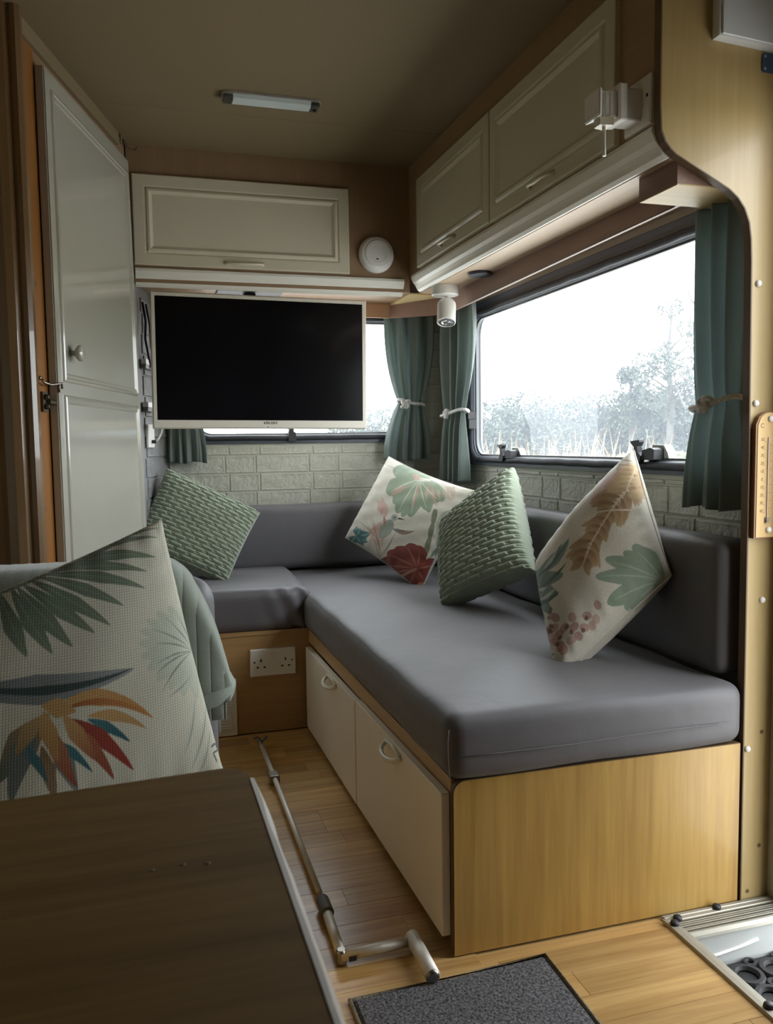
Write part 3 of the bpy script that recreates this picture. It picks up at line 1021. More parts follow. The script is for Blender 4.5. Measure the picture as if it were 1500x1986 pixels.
d2 = slant_front(1.372, 1.988, 0.034, 0.302, 0.022, 0.292)
def d_handle(c, parent):
    c = Vector(c)
    bm = bmesh.new()
    path = []
    for k in range(19):
        t = PI * k / 18
        path.append(c + Vector((-0.002 - 0.022 * math.sin(t), 0.052 * math.cos(t), -0.013 * math.sin(t) ** 0.8)))
    tube(bm, path, 0.0055, 10)
    tube(bm, [c + Vector((-0.002, 0.052, 0.003)), c + Vector((-0.003, 0, 0.006)), c + Vector((-0.002, -0.052, 0.003))], 0.004, 10)
    finish('handle', bm, 'clear_handle', parent, True)
d_handle((0.502, 2.245, 0.272), d1)
d_handle((0.502, 1.66, 0.283), d2)

rb = thing('storage_bench', 'short oak rear bench base with a double wall socket', 'bench', (0.26, 2.9, 0.0))
bm = bmesh.new()
prism(bm, [(-0.04, 2.662, 0.003), (0.543, 2.662, 0.003), (0.543, 2.662, 0.322), (-0.04, 2.662, 0.322)], (0, 0.016, 0))
finish('front_panel', bm, 'oak_ledge_x', rb)
bm = bmesh.new()
prism(bm, [(-0.03, 2.659, 0.322), (0.543, 2.659, 0.322), (0.543, 3.19, 0.322), (0.122, 3.19, 0.322)], (0, 0, 0.012))
finish('seat_board', bm, 'oak_ledge_x', rb)

# ------------------------------------------------------------------ upholstery
def cushion(name, label, lo, hi, r, seams=(), **k):
    t = thing(name, label, 'cushion', ((lo[0] + hi[0]) / 2, (lo[1] + hi[1]) / 2, lo[2]))
    block('cover', lo, hi, r, 'grey_upholstery', t, **k)
    for s in seams:
        tubeobj('seam', s, 0.0010, 'grey_upholstery', t, 6)
    return t
cushion('seat_cushion', 'long grey seat cushion on the bench under the side window', (0.506, 1.345, 0.328), (1.131, 3.185, 0.448), 0.030,
        seams=[[(0.512, 1.3435, 0.377), (0.60, 1.3425, 0.376), (0.75, 1.342, 0.3745), (0.95, 1.342, 0.3785), (1.06, 1.3425, 0.378), (1.10, 1.345, 0.379)],
               [(0.5105, 1.352, 0.425), (0.507, 1.3505, 0.40), (0.508, 1.350, 0.37), (0.511, 1.351, 0.335)]],
        n=(16, 34, 6), bulge=0.012, wob=0.0018, seed=3)
bm = bmesh.new()
V, F = rounded_block((0.02, 2.655, 0.335), (0.532, 3.185, 0.470), 0.030, n=(22, 18, 8), bulge=0.006, wob=0.0028, seed=9)
# keep the cover inside the slanted wall and let the loose cloth pucker near the corner
for i in range(len(V)):
    lim = 0.012 + 0.287 * (V[i, 1] - 2.81)
    if V[i, 0] < lim: V[i, 0] = lim
    w = math.exp(-((V[i, 0] - 0.50) / 0.09) ** 2) * math.exp(-((V[i, 1] - 2.66) / 0.12) ** 2)
    V[i, 1] += 0.006 * w * math.sin(V[i, 0] * 95 + V[i, 2] * 40)
    V[i, 2] += 0.004 * w * math.sin(V[i, 0] * 120)
bm.free()
t = thing('seat_cushion', 'short grey rear seat cushion with puckered loose corner', 'cushion', (0.27, 2.92, 0.335))
from_np('cover', V, F, 'grey_upholstery', t)
cushion('backrest_cushion', 'long grey backrest cushion along the side wall', (1.100, 1.388, 0.452), (1.194, 3.095, 0.728), 0.028, n=(6, 30, 12), bulge=0.006, bulge_axis=0, wob=0.001, seed=5)
cushion('backrest_cushion', 'grey backrest cushion along the rear wall', (0.115, 3.100, 0.462), (1.190, 3.194, 0.705), 0.028, n=(24, 6, 12), bulge=0.005, bulge_axis=1, wob=0.001, seed=6)

# ------------------------------------------------------------------ throw pillows
def smoothstep(x, a, b):
    t = np.clip((x - a) / (b - a), 0, 1)
    return t * t * (3 - 2 * t)

def homography(quad):
    """unit square (TL, TR, BR, BL) -> print sheet coordinates"""
    src = [(0, 1), (1, 1), (1, 0), (0, 0)]
    A, b = [], []
    for (u, v), (x, y) in zip(src, quad):
        A.append([u, v, 1, 0, 0, 0, -u * x, -v * x]); b.append(x)
        A.append([0, 0, 0, u, v, 1, -u * y, -v * y]); b.append(y)
    h = np.linalg.solve(np.array(A, float), np.array(b, float))
    return np.append(h, 1).reshape(3, 3)

class Print:
    """a printed cloth: colours laid over a grid of sheet coordinates"""
    def __init__(self, U, V, quad, base, puff=0.0, shift=(0, 0)):
        H = homography(quad)
        w = H[2, 0] * U + H[2, 1] * V + 1
        self.X = (H[0, 0] * U + H[0, 1] * V + H[0, 2]) / w
        self.Y = (H[1, 0] * U + H[1, 1] * V + H[1, 2]) / w
        # the puffed middle of the case stretches the sheet
        self.X = self.X + shift[0] * puff
        self.Y = self.Y + shift[1] * puff
        self.C = np.ones(U.shape + (3,)) * np.array(base)
    def lay(self, m, col, a=1.0):
        m = np.clip(m, 0, 1)[..., None] * a
        self.C = self.C * (1 - m) + np.array(col) * m
    def blade(self, p0, p1, width, col, bend=0.0, tip=None, a=1.0, shape=0.8, peak=0.45, vein=None, soft=0.8):
        """tapering leaf stroke from p0 to p1, bowed sideways by bend (fraction of length)"""
        p0, p1 = np.array(p0, float), np.array(p1, float)
        d = p1 - p0
        L = np.hypot(*d)
        n = np.array([-d[1], d[0]]) / L
        c = (p0 + p1) / 2 + n * bend * L * 2 * 0.5 * 2
        lo = np.minimum(np.minimum(p0, p1), c) - width - 2
        hi = np.maximum(np.maximum(p0, p1), c) + width + 2
        sel = (self.X > lo[0]) & (self.X < hi[0]) & (self.Y > lo[1]) & (self.Y < hi[1])
        if not sel.any():
            return
        x, y = self.X[sel], self.Y[sel]
        ts = np.linspace(0, 1, 16)
        bx = (1 - ts) ** 2 * p0[0] + 2 * ts * (1 - ts) * c[0] + ts ** 2 * p1[0]
        by = (1 - ts) ** 2 * p0[1] + 2 * ts * (1 - ts) * c[1] + ts ** 2 * p1[1]
        ex, ey = bx[1:] - bx[:-1], by[1:] - by[:-1]
        q = ((x[:, None] - bx[:-1]) * ex + (y[:, None] - by[:-1]) * ey) / (ex ** 2 + ey ** 2 + 1e-9)
        q = np.clip(q, 0, 1)
        D = (x[:, None] - bx[:-1] - q * ex) ** 2 + (y[:, None] - by[:-1] - q * ey) ** 2
        k = D.argmin(1)
        ar = np.arange(len(k))
        t = (k + q[ar, k]) / (len(ts) - 1)
        dist = np.sqrt(D[ar, k])
        g = np.where(t < peak, t / peak, (1 - t) / (1 - peak))
        w = width / 2 * np.clip(g, 0, 1) ** shape
        m = np.clip((w - dist) / soft + 0.5, 0, 1) * (w > 0.15)
        full = np.zeros(self.X.shape); full[sel] = m
        colr = np.array(col, float)
        if tip is not None:
            tt = np.zeros(self.X.shape); tt[sel] = t
            mm = np.clip(full, 0, 1)[..., None] * a
            cc = colr * (1 - tt[..., None]) + np.array(tip) * tt[..., None]
            self.C = self.C * (1 - mm) + cc * mm
        else:
            self.lay(full, colr, a)
        if vein is not None:
            f2 = np.zeros(self.X.shape); f2[sel] = np.clip((np.minimum(w * 0.16, 1.1) - dist) / 0.7 + 0.5, 0, 1) * (w > 0.6)
            self.lay(f2, vein, 0.8)
    def disc(self, c, rx, ry, col, a=1.0, rot=0.0):
        dx, dy = self.X - c[0], self.Y - c[1]
        x = dx * math.cos(rot) + dy * math.sin(rot)
        y = -dx * math.sin(rot) + dy * math.cos(rot)
        d = np.sqrt((x / rx) ** 2 + (y / ry) ** 2)
        self.lay(np.clip((1 - d) * min(rx, ry) / 0.9 + 0.5, 0, 1), col, a)
    def line(self, pts, w, col, a=1.0):
        for p, q in zip(pts, pts[1:]):
            self.blade(p, q, w * 2, col, 0, a=a, shape=0.15)

def pillow(name, label, corners, thick, mat, n=160, cord=None, paint=None, quad=None, base=(0.62, 0.58, 0.48), wr=0.004, seed=0, pinch=0.08, exp=0.42, back=1.0, zmin=None, shift=(0, 0)):
    """corners TL, TR, BR, BL in the world; puffed between them, seam round the edge"""
    C4 = [np.array(c, float) for c in corners]
    t = np.linspace(-1, 1, n)
    A, B = np.meshgrid(t, t, indexing='ij')
    a = A * (1 - pinch * (1 - B ** 2) * np.abs(A) ** 2)
    b = B * (1 - pinch * (1 - A ** 2) * np.abs(B) ** 2)
    u, v = (a + 1) / 2, (b + 1) / 2
    TL, TR, BR, BL = C4
    P = (u * v)[..., None] * TR + ((1 - u) * v)[..., None] * TL + (u * (1 - v))[..., None] * BR + ((1 - u) * (1 - v))[..., None] * BL
    eu = (TR + BR - TL - BL); ev = (TL + TR - BL - BR)
    N = np.cross(eu, ev); N /= np.linalg.norm(N)
    mid = sum(C4) / 4
    if N @ (np.array([0, 0, 0.93]) - mid) < 0:
        N = -N
    h = ((1 - A ** 2) * (1 - B ** 2)) ** exp
    edge = np.clip((1 - np.maximum(np.abs(A), np.abs(B))) * 12, 0, 1)
    R = np.random.default_rng(seed)
    wn = np.zeros_like(A)
    for _ in range(7):
        k = R.normal(size=2) * 3.2
        wn += np.sin(A * k[0] * 2 + B * k[1] * 2 + R.uniform(0, 6))
    # gathers that run in from the seam
    ga = np.sin(A * 31 + 2 * np.sin(B * 3)) * np.exp(-(1 - np.abs(B)) * 7) + np.sin(B * 29 + 2 * np.sin(A * 3)) * np.exp(-(1 - np.abs(A)) * 7)
    wn = wn / 7 * wr + ga * wr * 0.35
    front = h * thick / 2 + wn * edge
    backh = -(h * thick / 2 * back) + wn * edge * 0.3
    if cord:
        rows, dash = cord
        def ribs(X, Y):
            rr = Y * rows
            ri = np.floor(rr); f = rr - ri
            rib = np.abs(np.sin(PI * f)) ** 0.55
            ph = (ri % 2) * 0.5 + 0.12 * np.sin(ri * 12.9898)
            g = X * dash + ph
            fg = g - np.floor(g)
            # each rib breaks into long nubs parted by short split links
            gap = smoothstep(fg, 0.0, 0.05) * (1 - smoothstep(fg, 0.72, 0.77))
            split = 0.55 * np.abs(np.sin(2 * PI * f)) ** 0.7
            return rib * gap + split * (1 - gap)
        rb_ = ribs(u, v)
        edge2 = np.clip((1 - np.maximum(np.abs(A), np.abs(B))) * 40, 0, 1)
        front = front + 0.0105 * rb_ * edge2
        backh = backh - 0.0105 * rb_ * edge2
    Pf = P + N * front[..., None]
    Pb = P + N * backh[..., None]
    if zmin is not None:
        for Q in (Pf, Pb):
            low = Q[..., 2] < zmin
            Q[..., 2] = np.where(low, zmin + 0.15 * (Q[..., 2] - zmin) * 0, Q[..., 2])
    V1, F1 = grid_mesh(Pf)
    V2, F2 = grid_mesh(Pb)
    # share the rim
    idx = np.arange(n * n).reshape(n, n)
    rim = np.zeros((n, n), bool); rim[0] = rim[-1] = True; rim[:, 0] = rim[:, -1] = True
    mp = np.arange(n * n) + n * n
    mp[rim.ravel()] = idx[rim]
    F2 = mp[F2][:, ::-1]
    Vall = np.concatenate([V1, V2]); Fall = np.concatenate([F1, F2])
    used = np.unique(Fall)
    re = np.zeros(len(Vall), int); re[used] = np.arange(len(used))
    colors = None
    if paint:
        pr = Print(u, v, quad, base, h, shift)
        paint(pr)
        cf = pr.C.reshape(-1, 3)
        cb = np.ones_like(cf) * np.array(base)
        colors = np.concatenate([cf, cb])[used]
    cen = mid.copy(); cen[2] = Vall[used][:, 2].min()
    t_ = thing(name, label, 'pillow', cen)
    from_np('pillow_case', Vall[used], re[Fall], mat, t_, True, colors)
    # piped seam
    loop = [tuple(Pf[i, 0]) for i in range(0, n, 4)] + [tuple(Pf[-1, j]) for j in range(0, n, 4)] + [tuple(Pf[i, -1]) for i in range(n - 1, 0, -4)] + [tuple(Pf[0, j]) for j in range(n - 1, 0, -4)]
    if not cord:
        bm = bmesh.new()
        tube(bm, loop, 0.0022, 6, False, True)
        me = finish('seam', bm, mat, t_, True).data
        ca = me.color_attributes.new('print', 'FLOAT_COLOR', 'POINT')
        ca.data.foreach_set('color', np.tile(np.array([*base, 1.0]), (len(me.vertices), 1)).astype(np.float32).ravel())
    return t_

SAGE = (0.19, 0.27, 0.20); DKSAGE = (0.085, 0.135, 0.11); PALE = (0.42, 0.48, 0.36); ROSE = (0.50, 0.30, 0.24)
RUST = (0.26, 0.060, 0.040); TEAL = (0.035, 0.13, 0.13); TAN = (0.36, 0.22, 0.11); DKTAN = (0.20, 0.105, 0.045); CREAM = (0.62, 0.58, 0.48)

def print_bird(p):
    """hummingbird among monstera leaves"""
    # tan fronds and blush lilies at the lower left
    for (a, b, w) in (((735, 1090), (690, 1045), 10), ((738, 1092), (700, 1055), 9), ((735, 1075), (715, 985), 4), ((730, 1070), (760, 1030), 3), ((735, 1080), (705, 1000), 3)):
        p.blade(a, b, w, (0.40, 0.31, 0.20), 0.06, a=0.8)
    for (a, b, w) in (((735, 985), (738, 955), 15), ((738, 990), (728, 960), 14), ((742, 995), (745, 965), 10), ((738, 1000), (716, 1040), 14), ((738, 1003), (728, 1052), 13), ((730, 1012), (711, 1030), 14), ((745, 1010), (738, 1048), 9)):
        p.blade(a, b, w, (0.52, 0.30, 0.24), 0.05, tip=(0.58, 0.42, 0.34), a=0.9)
    for (a, b) in (((735, 1040), (690, 1000)), ((735, 1060), (712, 990)), ((732, 1065), (770, 1010))):
        p.blade(a, b, 2.4, (0.20, 0.15, 0.10), 0.05, a=0.7)
    # teal leaf
    for (b, w) in (((678, 1048), 17), ((690, 1012), 15), ((716, 1022), 18), ((712, 1040), 15), ((698, 1016), 14), ((703, 1046), 12)):
        p.blade((690, 1030), b, w, TEAL, 0.04, tip=(0.07, 0.20, 0.19), vein=(0.30, 0.42, 0.38))
    # pale monstera: broad lobes fanned from the rib
    rib = [(800, 922), (815, 921), (835, 924)]
    lobes = [((803, 918), (760, 908), 30), ((802, 924), (748, 950), 36), ((806, 926), (760, 968), 25), ((812, 926), (766, 985), 26), ((818, 926), (778, 992), 24), ((826, 926), (792, 992), 28), ((832, 926), (826, 980), 32), ((836, 926), (846, 966), 34), ((838, 926), (860, 962), 26), ((836, 924), (830, 984), 20), ((835, 920), (770, 900), 22)]
    for a, b, w in lobes:
        p.blade(a, b, w, (0.33, 0.40, 0.28), 0.06, tip=(0.24, 0.31, 0.21), peak=0.66, shape=0.45)
    for a, b, w in (((812, 930), (800, 975), 8), ((835, 932), (846, 975), 9), ((830, 930), (824, 965), 8), ((790, 935), (752, 955), 9), ((798, 912), (812, 922), 14), ((848, 940), (852, 962), 8)):
        p.blade(a, b, w, (0.56, 0.36, 0.28), 0.05, a=0.75)
    for q in ((750, 950), (770, 982), (796, 988), (826, 978), (850, 962)):
        p.blade((812, 922), q, 2.6, (0.60, 0.60, 0.48), 0.05, a=0.9)
    for a, b, w in (((856, 940), (878, 962), 11), ((862, 935), (884, 946), 13), ((880, 935), (878, 960), 11)):
        p.blade(a, b, w, (0.48, 0.42, 0.32), 0.1, tip=(0.55, 0.40, 0.32), a=0.8)
    # stem and grey round leaf
    p.line([(843, 978), (838, 1005), (832, 1030), (824, 1060)], 5.5, (0.20, 0.22, 0.14))
    p.disc((870, 1010), 26, 30, (0.34, 0.38, 0.31), 0.9, 0.3)
    p.disc((862, 1040), 18, 22, (0.26, 0.31, 0.25), 0.9, 0.2)
    for q in ((850, 1010), (856, 990), (880, 985)):
        p.blade((880, 1020), q, 3, (0.18, 0.23, 0.19), 0.1, a=0.8)
    p.blade((832, 1068), (850, 1046), 8, (0.19, 0.27, 0.19))
    p.blade((845, 1070), (856, 1040), 16, (0.13, 0.16, 0.17), a=0.8)
    # hummingbird
    p.disc((746, 1014), 11, 20, (0.26, 0.30, 0.24), 1, 0.62)
    p.disc((762, 993), 6.5, 6, (0.28, 0.32, 0.27), 1)
    p.blade((757, 1006), (735, 1030), 17, (0.30, 0.34, 0.27), -0.05)
    p.blade((768, 995), (784, 998.5), 3.4, (0.03, 0.03, 0.03), -0.05, peak=0.2)
    p.disc((762, 992.5), 1.5, 1.4, (0.01, 0.01, 0.01))
    p.blade((758, 1014), (803, 1017), 9, (0.34, 0.22, 0.18), 0.10, tip=(0.22, 0.16, 0.12))
    p.blade((757, 1012), (785, 1018), 6, (0.10, 0.12, 0.10), 0.06, a=0.8)
    p.blade((742, 1008), (740, 990), 7, (0.35, 0.10, 0.09), 0.1, a=0.8)
    # rust monstera
    c0 = (808, 1086)
    for b, w, bd in (((748, 1058), 24, 0.08), ((731, 1080), 26, 0.10), ((737, 1094), 22, 0.06), ((765, 1110), 30, 0.02), ((784, 1126), 32, -0.05), ((808, 1122), 30, -0.05), ((763, 1050), 25, 0.10), ((786, 1042), 32, 0.06), ((812, 1044), 32, -0.02), ((822, 1062), 26, -0.08), ((848, 1072), 26, 0.10), ((846, 1086), 28, -0.05), ((838, 1102), 30, -0.08)):
        p.blade(c0, b, w * 1.15, RUST, bd, tip=(0.20, 0.045, 0.032), peak=0.66, shape=0.45)
    for b in ((750, 1060), (735, 1082), (745, 1098), (768, 1108), (786, 1045), (812, 1050), (845, 1078), (822, 1108), (790, 1120)):
        p.blade(c0, b, 2.2, (0.46, 0.22, 0.17), 0.03, a=0.8)
    p.line([(808, 1086), (785, 1094), (765, 1106)], 2.4, (0.50, 0.26, 0.20))
    for q, cc in (((806, 1122), (0.5, 0.16, 0.08)), ((816, 1116), (0.55, 0.25, 0.14)), ((820, 1126), (0.4, 0.10, 0.06)), ((800, 1126), (0.5, 0.36, 0.24))):
        p.disc(q, 8, 6, cc, 0.85)
    p.blade((740, 888), (792, 908), 3, (0.30, 0.33, 0.36), 0.08, a=0.6)

def print_feather(p):
    """tan feather leaf, sage monstera and a spray of blossom"""
    st = [(1232, 905), (1213, 950), (1185, 985), (1160, 1020), (1140, 1055), (1125, 1095)]
    for (a, b) in zip(st, st[1:]):
        for k in range(5):
            f = k / 5
            q = (a[0] + (b[0] - a[0]) * f, a[1] + (b[1] - a[1]) * f)
            for s in (1, -1):
                ang = math.atan2(b[1] - a[1], b[0] - a[0]) + s * 0.75
                L = 52 if s < 0 else 60
                L *= 0.75 + 0.3 * math.sin(3.1 * f + a[0])
                e = (q[0] + L * math.cos(ang), q[1] + L * math.sin(ang))
                cc = TAN if (k + int(a[1])) % 2 else DKTAN
                p.blade(q, e, 13, cc, 0.06 * s, tip=(0.44, 0.30, 0.16), peak=0.5, shape=0.5, a=0.95)
    for q in ((1215, 905), (1235, 930), (1205, 925), (1195, 945), (1240, 905), (1238, 955)):
        p.disc(q, 24, 10, (0.47, 0.34, 0.18), 0.7, -0.3)
    for k in range(8):
        p.blade((1235, 955 - k * 9), (1190, 960 - k * 10), 4, (0.36, 0.23, 0.11), 0.04, a=0.7)
    p.line(st, 2.0, (0.56, 0.44, 0.28))
    p.line([(1122, 1000), (1180, 990), (1255, 985)], 1.6, (0.64, 0.56, 0.42))
    # faint rose streaks toward the top edge
    for k in range(4):
        p.blade((1225 - 10 * k, 885 + 8 * k), (1140 - 10 * k, 990 + 4 * k), 4.5, (0.50, 0.30, 0.28), 0.02, a=0.55)
    # sage monstera at the right corner
    for b, w in (((1168, 1080), 30), ((1150, 1112), 30), ((1172, 1160), 40), ((1205, 1172), 38), ((1240, 1060), 40), ((1258, 1150), 34), ((1205, 1068), 30), ((1225, 1055), 36)):
        p.blade((1285, 1120), b, w, (0.27, 0.33, 0.25), 0.03, tip=(0.24, 0.30, 0.22), peak=0.66, shape=0.45)
    for b in ((1155, 1112), (1172, 1085), (1182, 1155), (1212, 1168), (1232, 1066)):
        p.blade((1285, 1120), b, 3.2, (0.40, 0.44, 0.35), 0.04, a=0.9)
    # dark sage leaf down the left edge
    for b, w in (((1098, 1045), 20), ((1085, 1060), 18), ((1090, 1105), 26), ((1082, 1140), 28), ((1072, 1170), 26), ((1060, 1182), 22)):
        p.blade((1030, 1110), b, w, (0.13, 0.19, 0.16), 0.08, tip=(0.19, 0.26, 0.21), peak=0.55, shape=0.5)
    for (a, b) in (((1042, 1110), (1100, 1040)), ((1040, 1135), (1096, 1085)), ((1040, 1160), (1085, 1135)), ((1042, 1110), (1085, 1050))):
        p.blade(a, b, 8, (0.085, 0.13, 0.115), 0.05)
    for (a, b) in (((1052, 1098), (1078, 1060)), ((1045, 1132), (1062, 1126)), ((1047, 1150), (1080, 1128))):
        p.blade(a, b, 7, (0.55, 0.55, 0.45), 0.05, a=0.8)
    # blossom spray
    R = random.Random(4)
    for (x, y) in ((1153, 1161), (1150, 1185), (1133, 1178), (1108, 1180), (1112, 1196), (1130, 1198), (1143, 1196), (1095, 1196), (1078, 1178), (1076, 1195), (1086, 1206), (1082, 1218), (1090, 1226), (1108, 1218), (1066, 1200), (1074, 1212), (1095, 1232), (1120, 1212)):
        c = R.choice(((0.42, 0.25, 0.20), (0.36, 0.19, 0.15), (0.47, 0.31, 0.25)))
        p.disc((x, y), 9, 7, c, 0.85, R.uniform(0, 3))
    for (x, y) in ((1100, 1195), (1128, 1203), (1070, 1200), (1084, 1222), (1108, 1205), (1132, 1182), (1088, 1212), (1072, 1192)):
        p.disc((x, y), 3.5, 4.5, (0.14, 0.06, 0.05), 0.85, R.uniform(0, 3))
    for (x, y) in ((1068, 1170), (1067, 1178), (1070, 1164)):
        p.disc((x, y), 3, 3.5, (0.18, 0.13, 0.09), 0.8)
    p.line([(1045, 1190), (1052, 1225), (1056, 1245), (1080, 1238)], 2.4, (0.10, 0.11, 0.08))
    p.line([(1050, 1188), (1068, 1200)], 2, (0.2, 0.12, 0.09))

def print_palm(p):
    """palm frond, long blue-grey leaf and a bird-of-paradise bloom"""
    stem = [(-40, 1165), (60, 1125), (140, 1092), (215, 1050)]
    GR = (0.095, 0.135, 0.085)
    G2 = (0.16, 0.20, 0.135)
    for a, b, w, bd in (((130, 1095), (305, 1020), 10, 0.06), ((110, 1103), (300, 1040), 12, 0.07), ((95, 1110), (290, 1080), 22, 0.06), ((70, 1120), (268, 1110), 20, 0.05), ((50, 1128), (262, 1143), 24, 0.04), ((40, 1132), (212, 1181), 26, 0.03), ((25, 1138), (182, 1221), 30, 0.02), ((10, 1145), (150, 1237), 32, 0.0), ((0, 1150), (105, 1264), 36, -0.01), ((-10, 1152), (68, 1278), 36, -0.02), ((-30, 1160), (20, 1285), 36, -0.02), ((150, 1085), (255, 1018), 9, 0.02)):
        p.blade(a, b, w, GR, -bd, tip=G2, peak=0.55, shape=0.7, vein=(0.20, 0.25, 0.17))
    p.line(stem, 4.5, (0.13, 0.15, 0.09))
    p.blade((150, 1082), (205, 1045), 10, (0.16, 0.18, 0.20), 0.0)
    # long blue-grey leaf
    p.blade((-120, 1345), (228, 1300), 58, (0.13, 0.16, 0.165), 0.06, tip=(0.25, 0.27, 0.26), peak=0.45, shape=0.7)
    p.blade((-120, 1332), (225, 1299), 18, (0.04, 0.065, 0.06), 0.09, peak=0.5)
    # pale fan at the right side
    for k in range(12):
        a = 1.75 + k * 0.27
        e = (368 + 128 * math.cos(a), 1256 - 92 * math.sin(a))
        p.blade((366, 1254), e, 30, (0.50, 0.52, 0.43), 0.03, tip=(0.40, 0.45, 0.36), peak=0.65, shape=0.5, a=0.75)
    for e in ((268, 1222), (272, 1250), (275, 1290), (270, 1312), (285, 1345), (300, 1195), (330, 1186), (350, 1190)):
        p.blade((366, 1255), e, 3.5, (0.15, 0.18, 0.15), 0.06, a=0.85)
    for (a, b) in (((300, 1350), (360, 1300)), ((335, 1460), (365, 1345)), ((350, 1490), (395, 1350)), ((368, 1500), (402, 1400))):
        p.blade(a, b, 14, (0.48, 0.50, 0.42), 0.04, a=0.7)
        p.blade(a, b, 3, (0.20, 0.23, 0.19), 0.05, a=0.8)
    p.line([(402, 1440), (412, 1432), (420, 1445), (405, 1452), (415, 1470)], 2, (0.06, 0.09, 0.09))
    # bird of paradise
    OR = (0.42, 0.19, 0.055); YE = (0.48, 0.31, 0.12); RD = (0.22, 0.045, 0.025); TL = (0.05, 0.15, 0.165)
    p.blade((60, 1390), (-30, 1520), 60, (0.30, 0.19, 0.07), 0.05, tip=(0.10, 0.14, 0.12))
    for a, b, w, c, tp, bd in (((40, 1400), (-10, 1560), 44, (0.10, 0.14, 0.13), (0.16, 0.18, 0.16), 0.05),
                               ((70, 1440), (110, 1540), 40, (0.10, 0.15, 0.14), (0.2, 0.2, 0.17), 0.0),
                               ((45, 1450), (70, 1560), 30, (0.20, 0.13, 0.06), (0.22, 0.15, 0.09), 0.0),
                               ((75, 1375), (265, 1392), 34, YE, OR, -0.13), ((80, 1385), (262, 1390), 14, (0.30, 0.10, 0.03), OR, -0.12),
                               ((130, 1395), (250, 1413), 24, YE, (0.42, 0.24, 0.10), -0.10),
                               ((130, 1400), (216, 1440), 22, TL, (0.02, 0.09, 0.11), -0.05), ((70, 1440), (140, 1500), 20, TL, (0.03, 0.10, 0.12), -0.03),
                               ((20, 1450), (55, 1520), 20, TL, (0.05, 0.12, 0.12), 0.0),
                               ((100, 1400), (222, 1495), 34, RD, (0.26, 0.03, 0.02), -0.05), ((90, 1410), (182, 1514), 32, (0.32, 0.13, 0.05), RD, -0.06),
                               ((60, 1410), (110, 1530), 34, (0.36, 0.19, 0.08), RD, 0.04), ((85, 1390), (150, 1480), 34, YE, (0.24, 0.07, 0.03), 0.02),
                               ((50, 1385), (75, 1480), 34, YE, (0.34, 0.18, 0.06), 0.03), ((45, 1395), (0, 1470), 30, (0.42, 0.30, 0.13), (0.26, 0.18, 0.08), 0.05)):
        p.blade(a, b, w, c, bd, tip=tp, peak=0.4, shape=0.7)
    p.blade((45, 1375), (110, 1385), 40, YE, 0.0, tip=(0.44, 0.27, 0.10))

# near floral pillow on the dinette seat
pillow('floral_pillow', 'large floral pillow with palm frond and orange bloom behind the table', [(-0.325, 1.17, 0.690), (0.034, 1.37, 0.812), (0.106, 1.20, 0.448), (-0.27, 1.02, 0.41)], 0.135,
       'print_linen_coarse', n=330, paint=print_palm, quad=[(-251, 1242), (311, 1004), (436, 1504), (-189, 1768)], shift=(25, -26), base=(0.55, 0.54, 0.44), seed=1, pinch=0.035, exp=0.36, wr=0.005)
# green cord pillow by the washroom door
pillow('cord_pillow', 'green nubbed cord pillow on the rear seat below the television', [(0.100, 3.02, 0.850), (0.417, 2.985, 0.688), (0.278, 2.86, 0.456), (-0.030, 2.92, 0.60)], 0.125,
       'cord_green', n=280, cord=(21, 7), seed=2, pinch=0.03, exp=0.36)
# floral pillow in the corner
pillow('floral_pillow', 'floral pillow with hummingbird and rust monstera in the bench corner', [(0.909, 3.02, 0.878), (1.070, 2.585, 0.768), (0.894, 2.625, 0.432), (0.728, 2.985, 0.585)], 0.115,
       'print_linen', n=300, paint=print_bird, quad=[(754, 879), (919, 945), (815, 1129), (670, 1036)], shift=(-19, -12), base=(0.62, 0.59, 0.50), seed=3, pinch=0.06, exp=0.40, zmin=0.452)
# green cord pillow on the long bench
pillow('cord_pillow', 'green nubbed cord pillow between the two floral pillows on the long bench', [(0.930, 2.500, 0.668), (1.075, 2.283, 0.852), (1.010, 2.022, 0.585), (0.842, 2.262, 0.453)], 0.125,
       'cord_green', n=280, cord=(23, 6), seed=4, pinch=0.03, exp=0.36, zmin=0.452)
# floral pillow nearest the entry
pillow('floral_pillow', 'floral pillow with tan feather leaf and blossom nearest the entry', [(0.930, 1.850, 0.630), (1.095, 1.688, 0.905), (1.085, 1.528, 0.640), (0.868, 1.612, 0.405)], 0.165,
       'print_linen', n=300, paint=print_feather, quad=[(1040, 1087), (1230, 867), (1302, 1109), (1092, 1285)], shift=(-36, -25), base=(0.62, 0.58, 0.48), seed=5, pinch=0.03, exp=0.36, zmin=0.452)

# ------------------------------------------------------------------ dinette seat, throw and table
ds = thing('dinette_seat', 'grey upholstered dinette seat behind the table', 'seat', (-0.25, 1.2, 0.0))
boxobj('seat_base', (-0.90, 0.98, 0.0), (0.118, 1.50, 0.28), 'oak_veneer', ds, 0.002, 1)
block('seat_pad', (-0.90, 0.97, 0.28), (0.124, 1.44, 0.405), 0.028, 'grey_upholstery', ds, n=(18, 12, 6), bulge=0.004)
block('back_pad', (-0.90, 1.43, 0.30), (0.122, 1.53, 0.705), 0.046, 'grey_upholstery', ds, n=(18, 6, 12), bulge=0.002, bulge_axis=1)
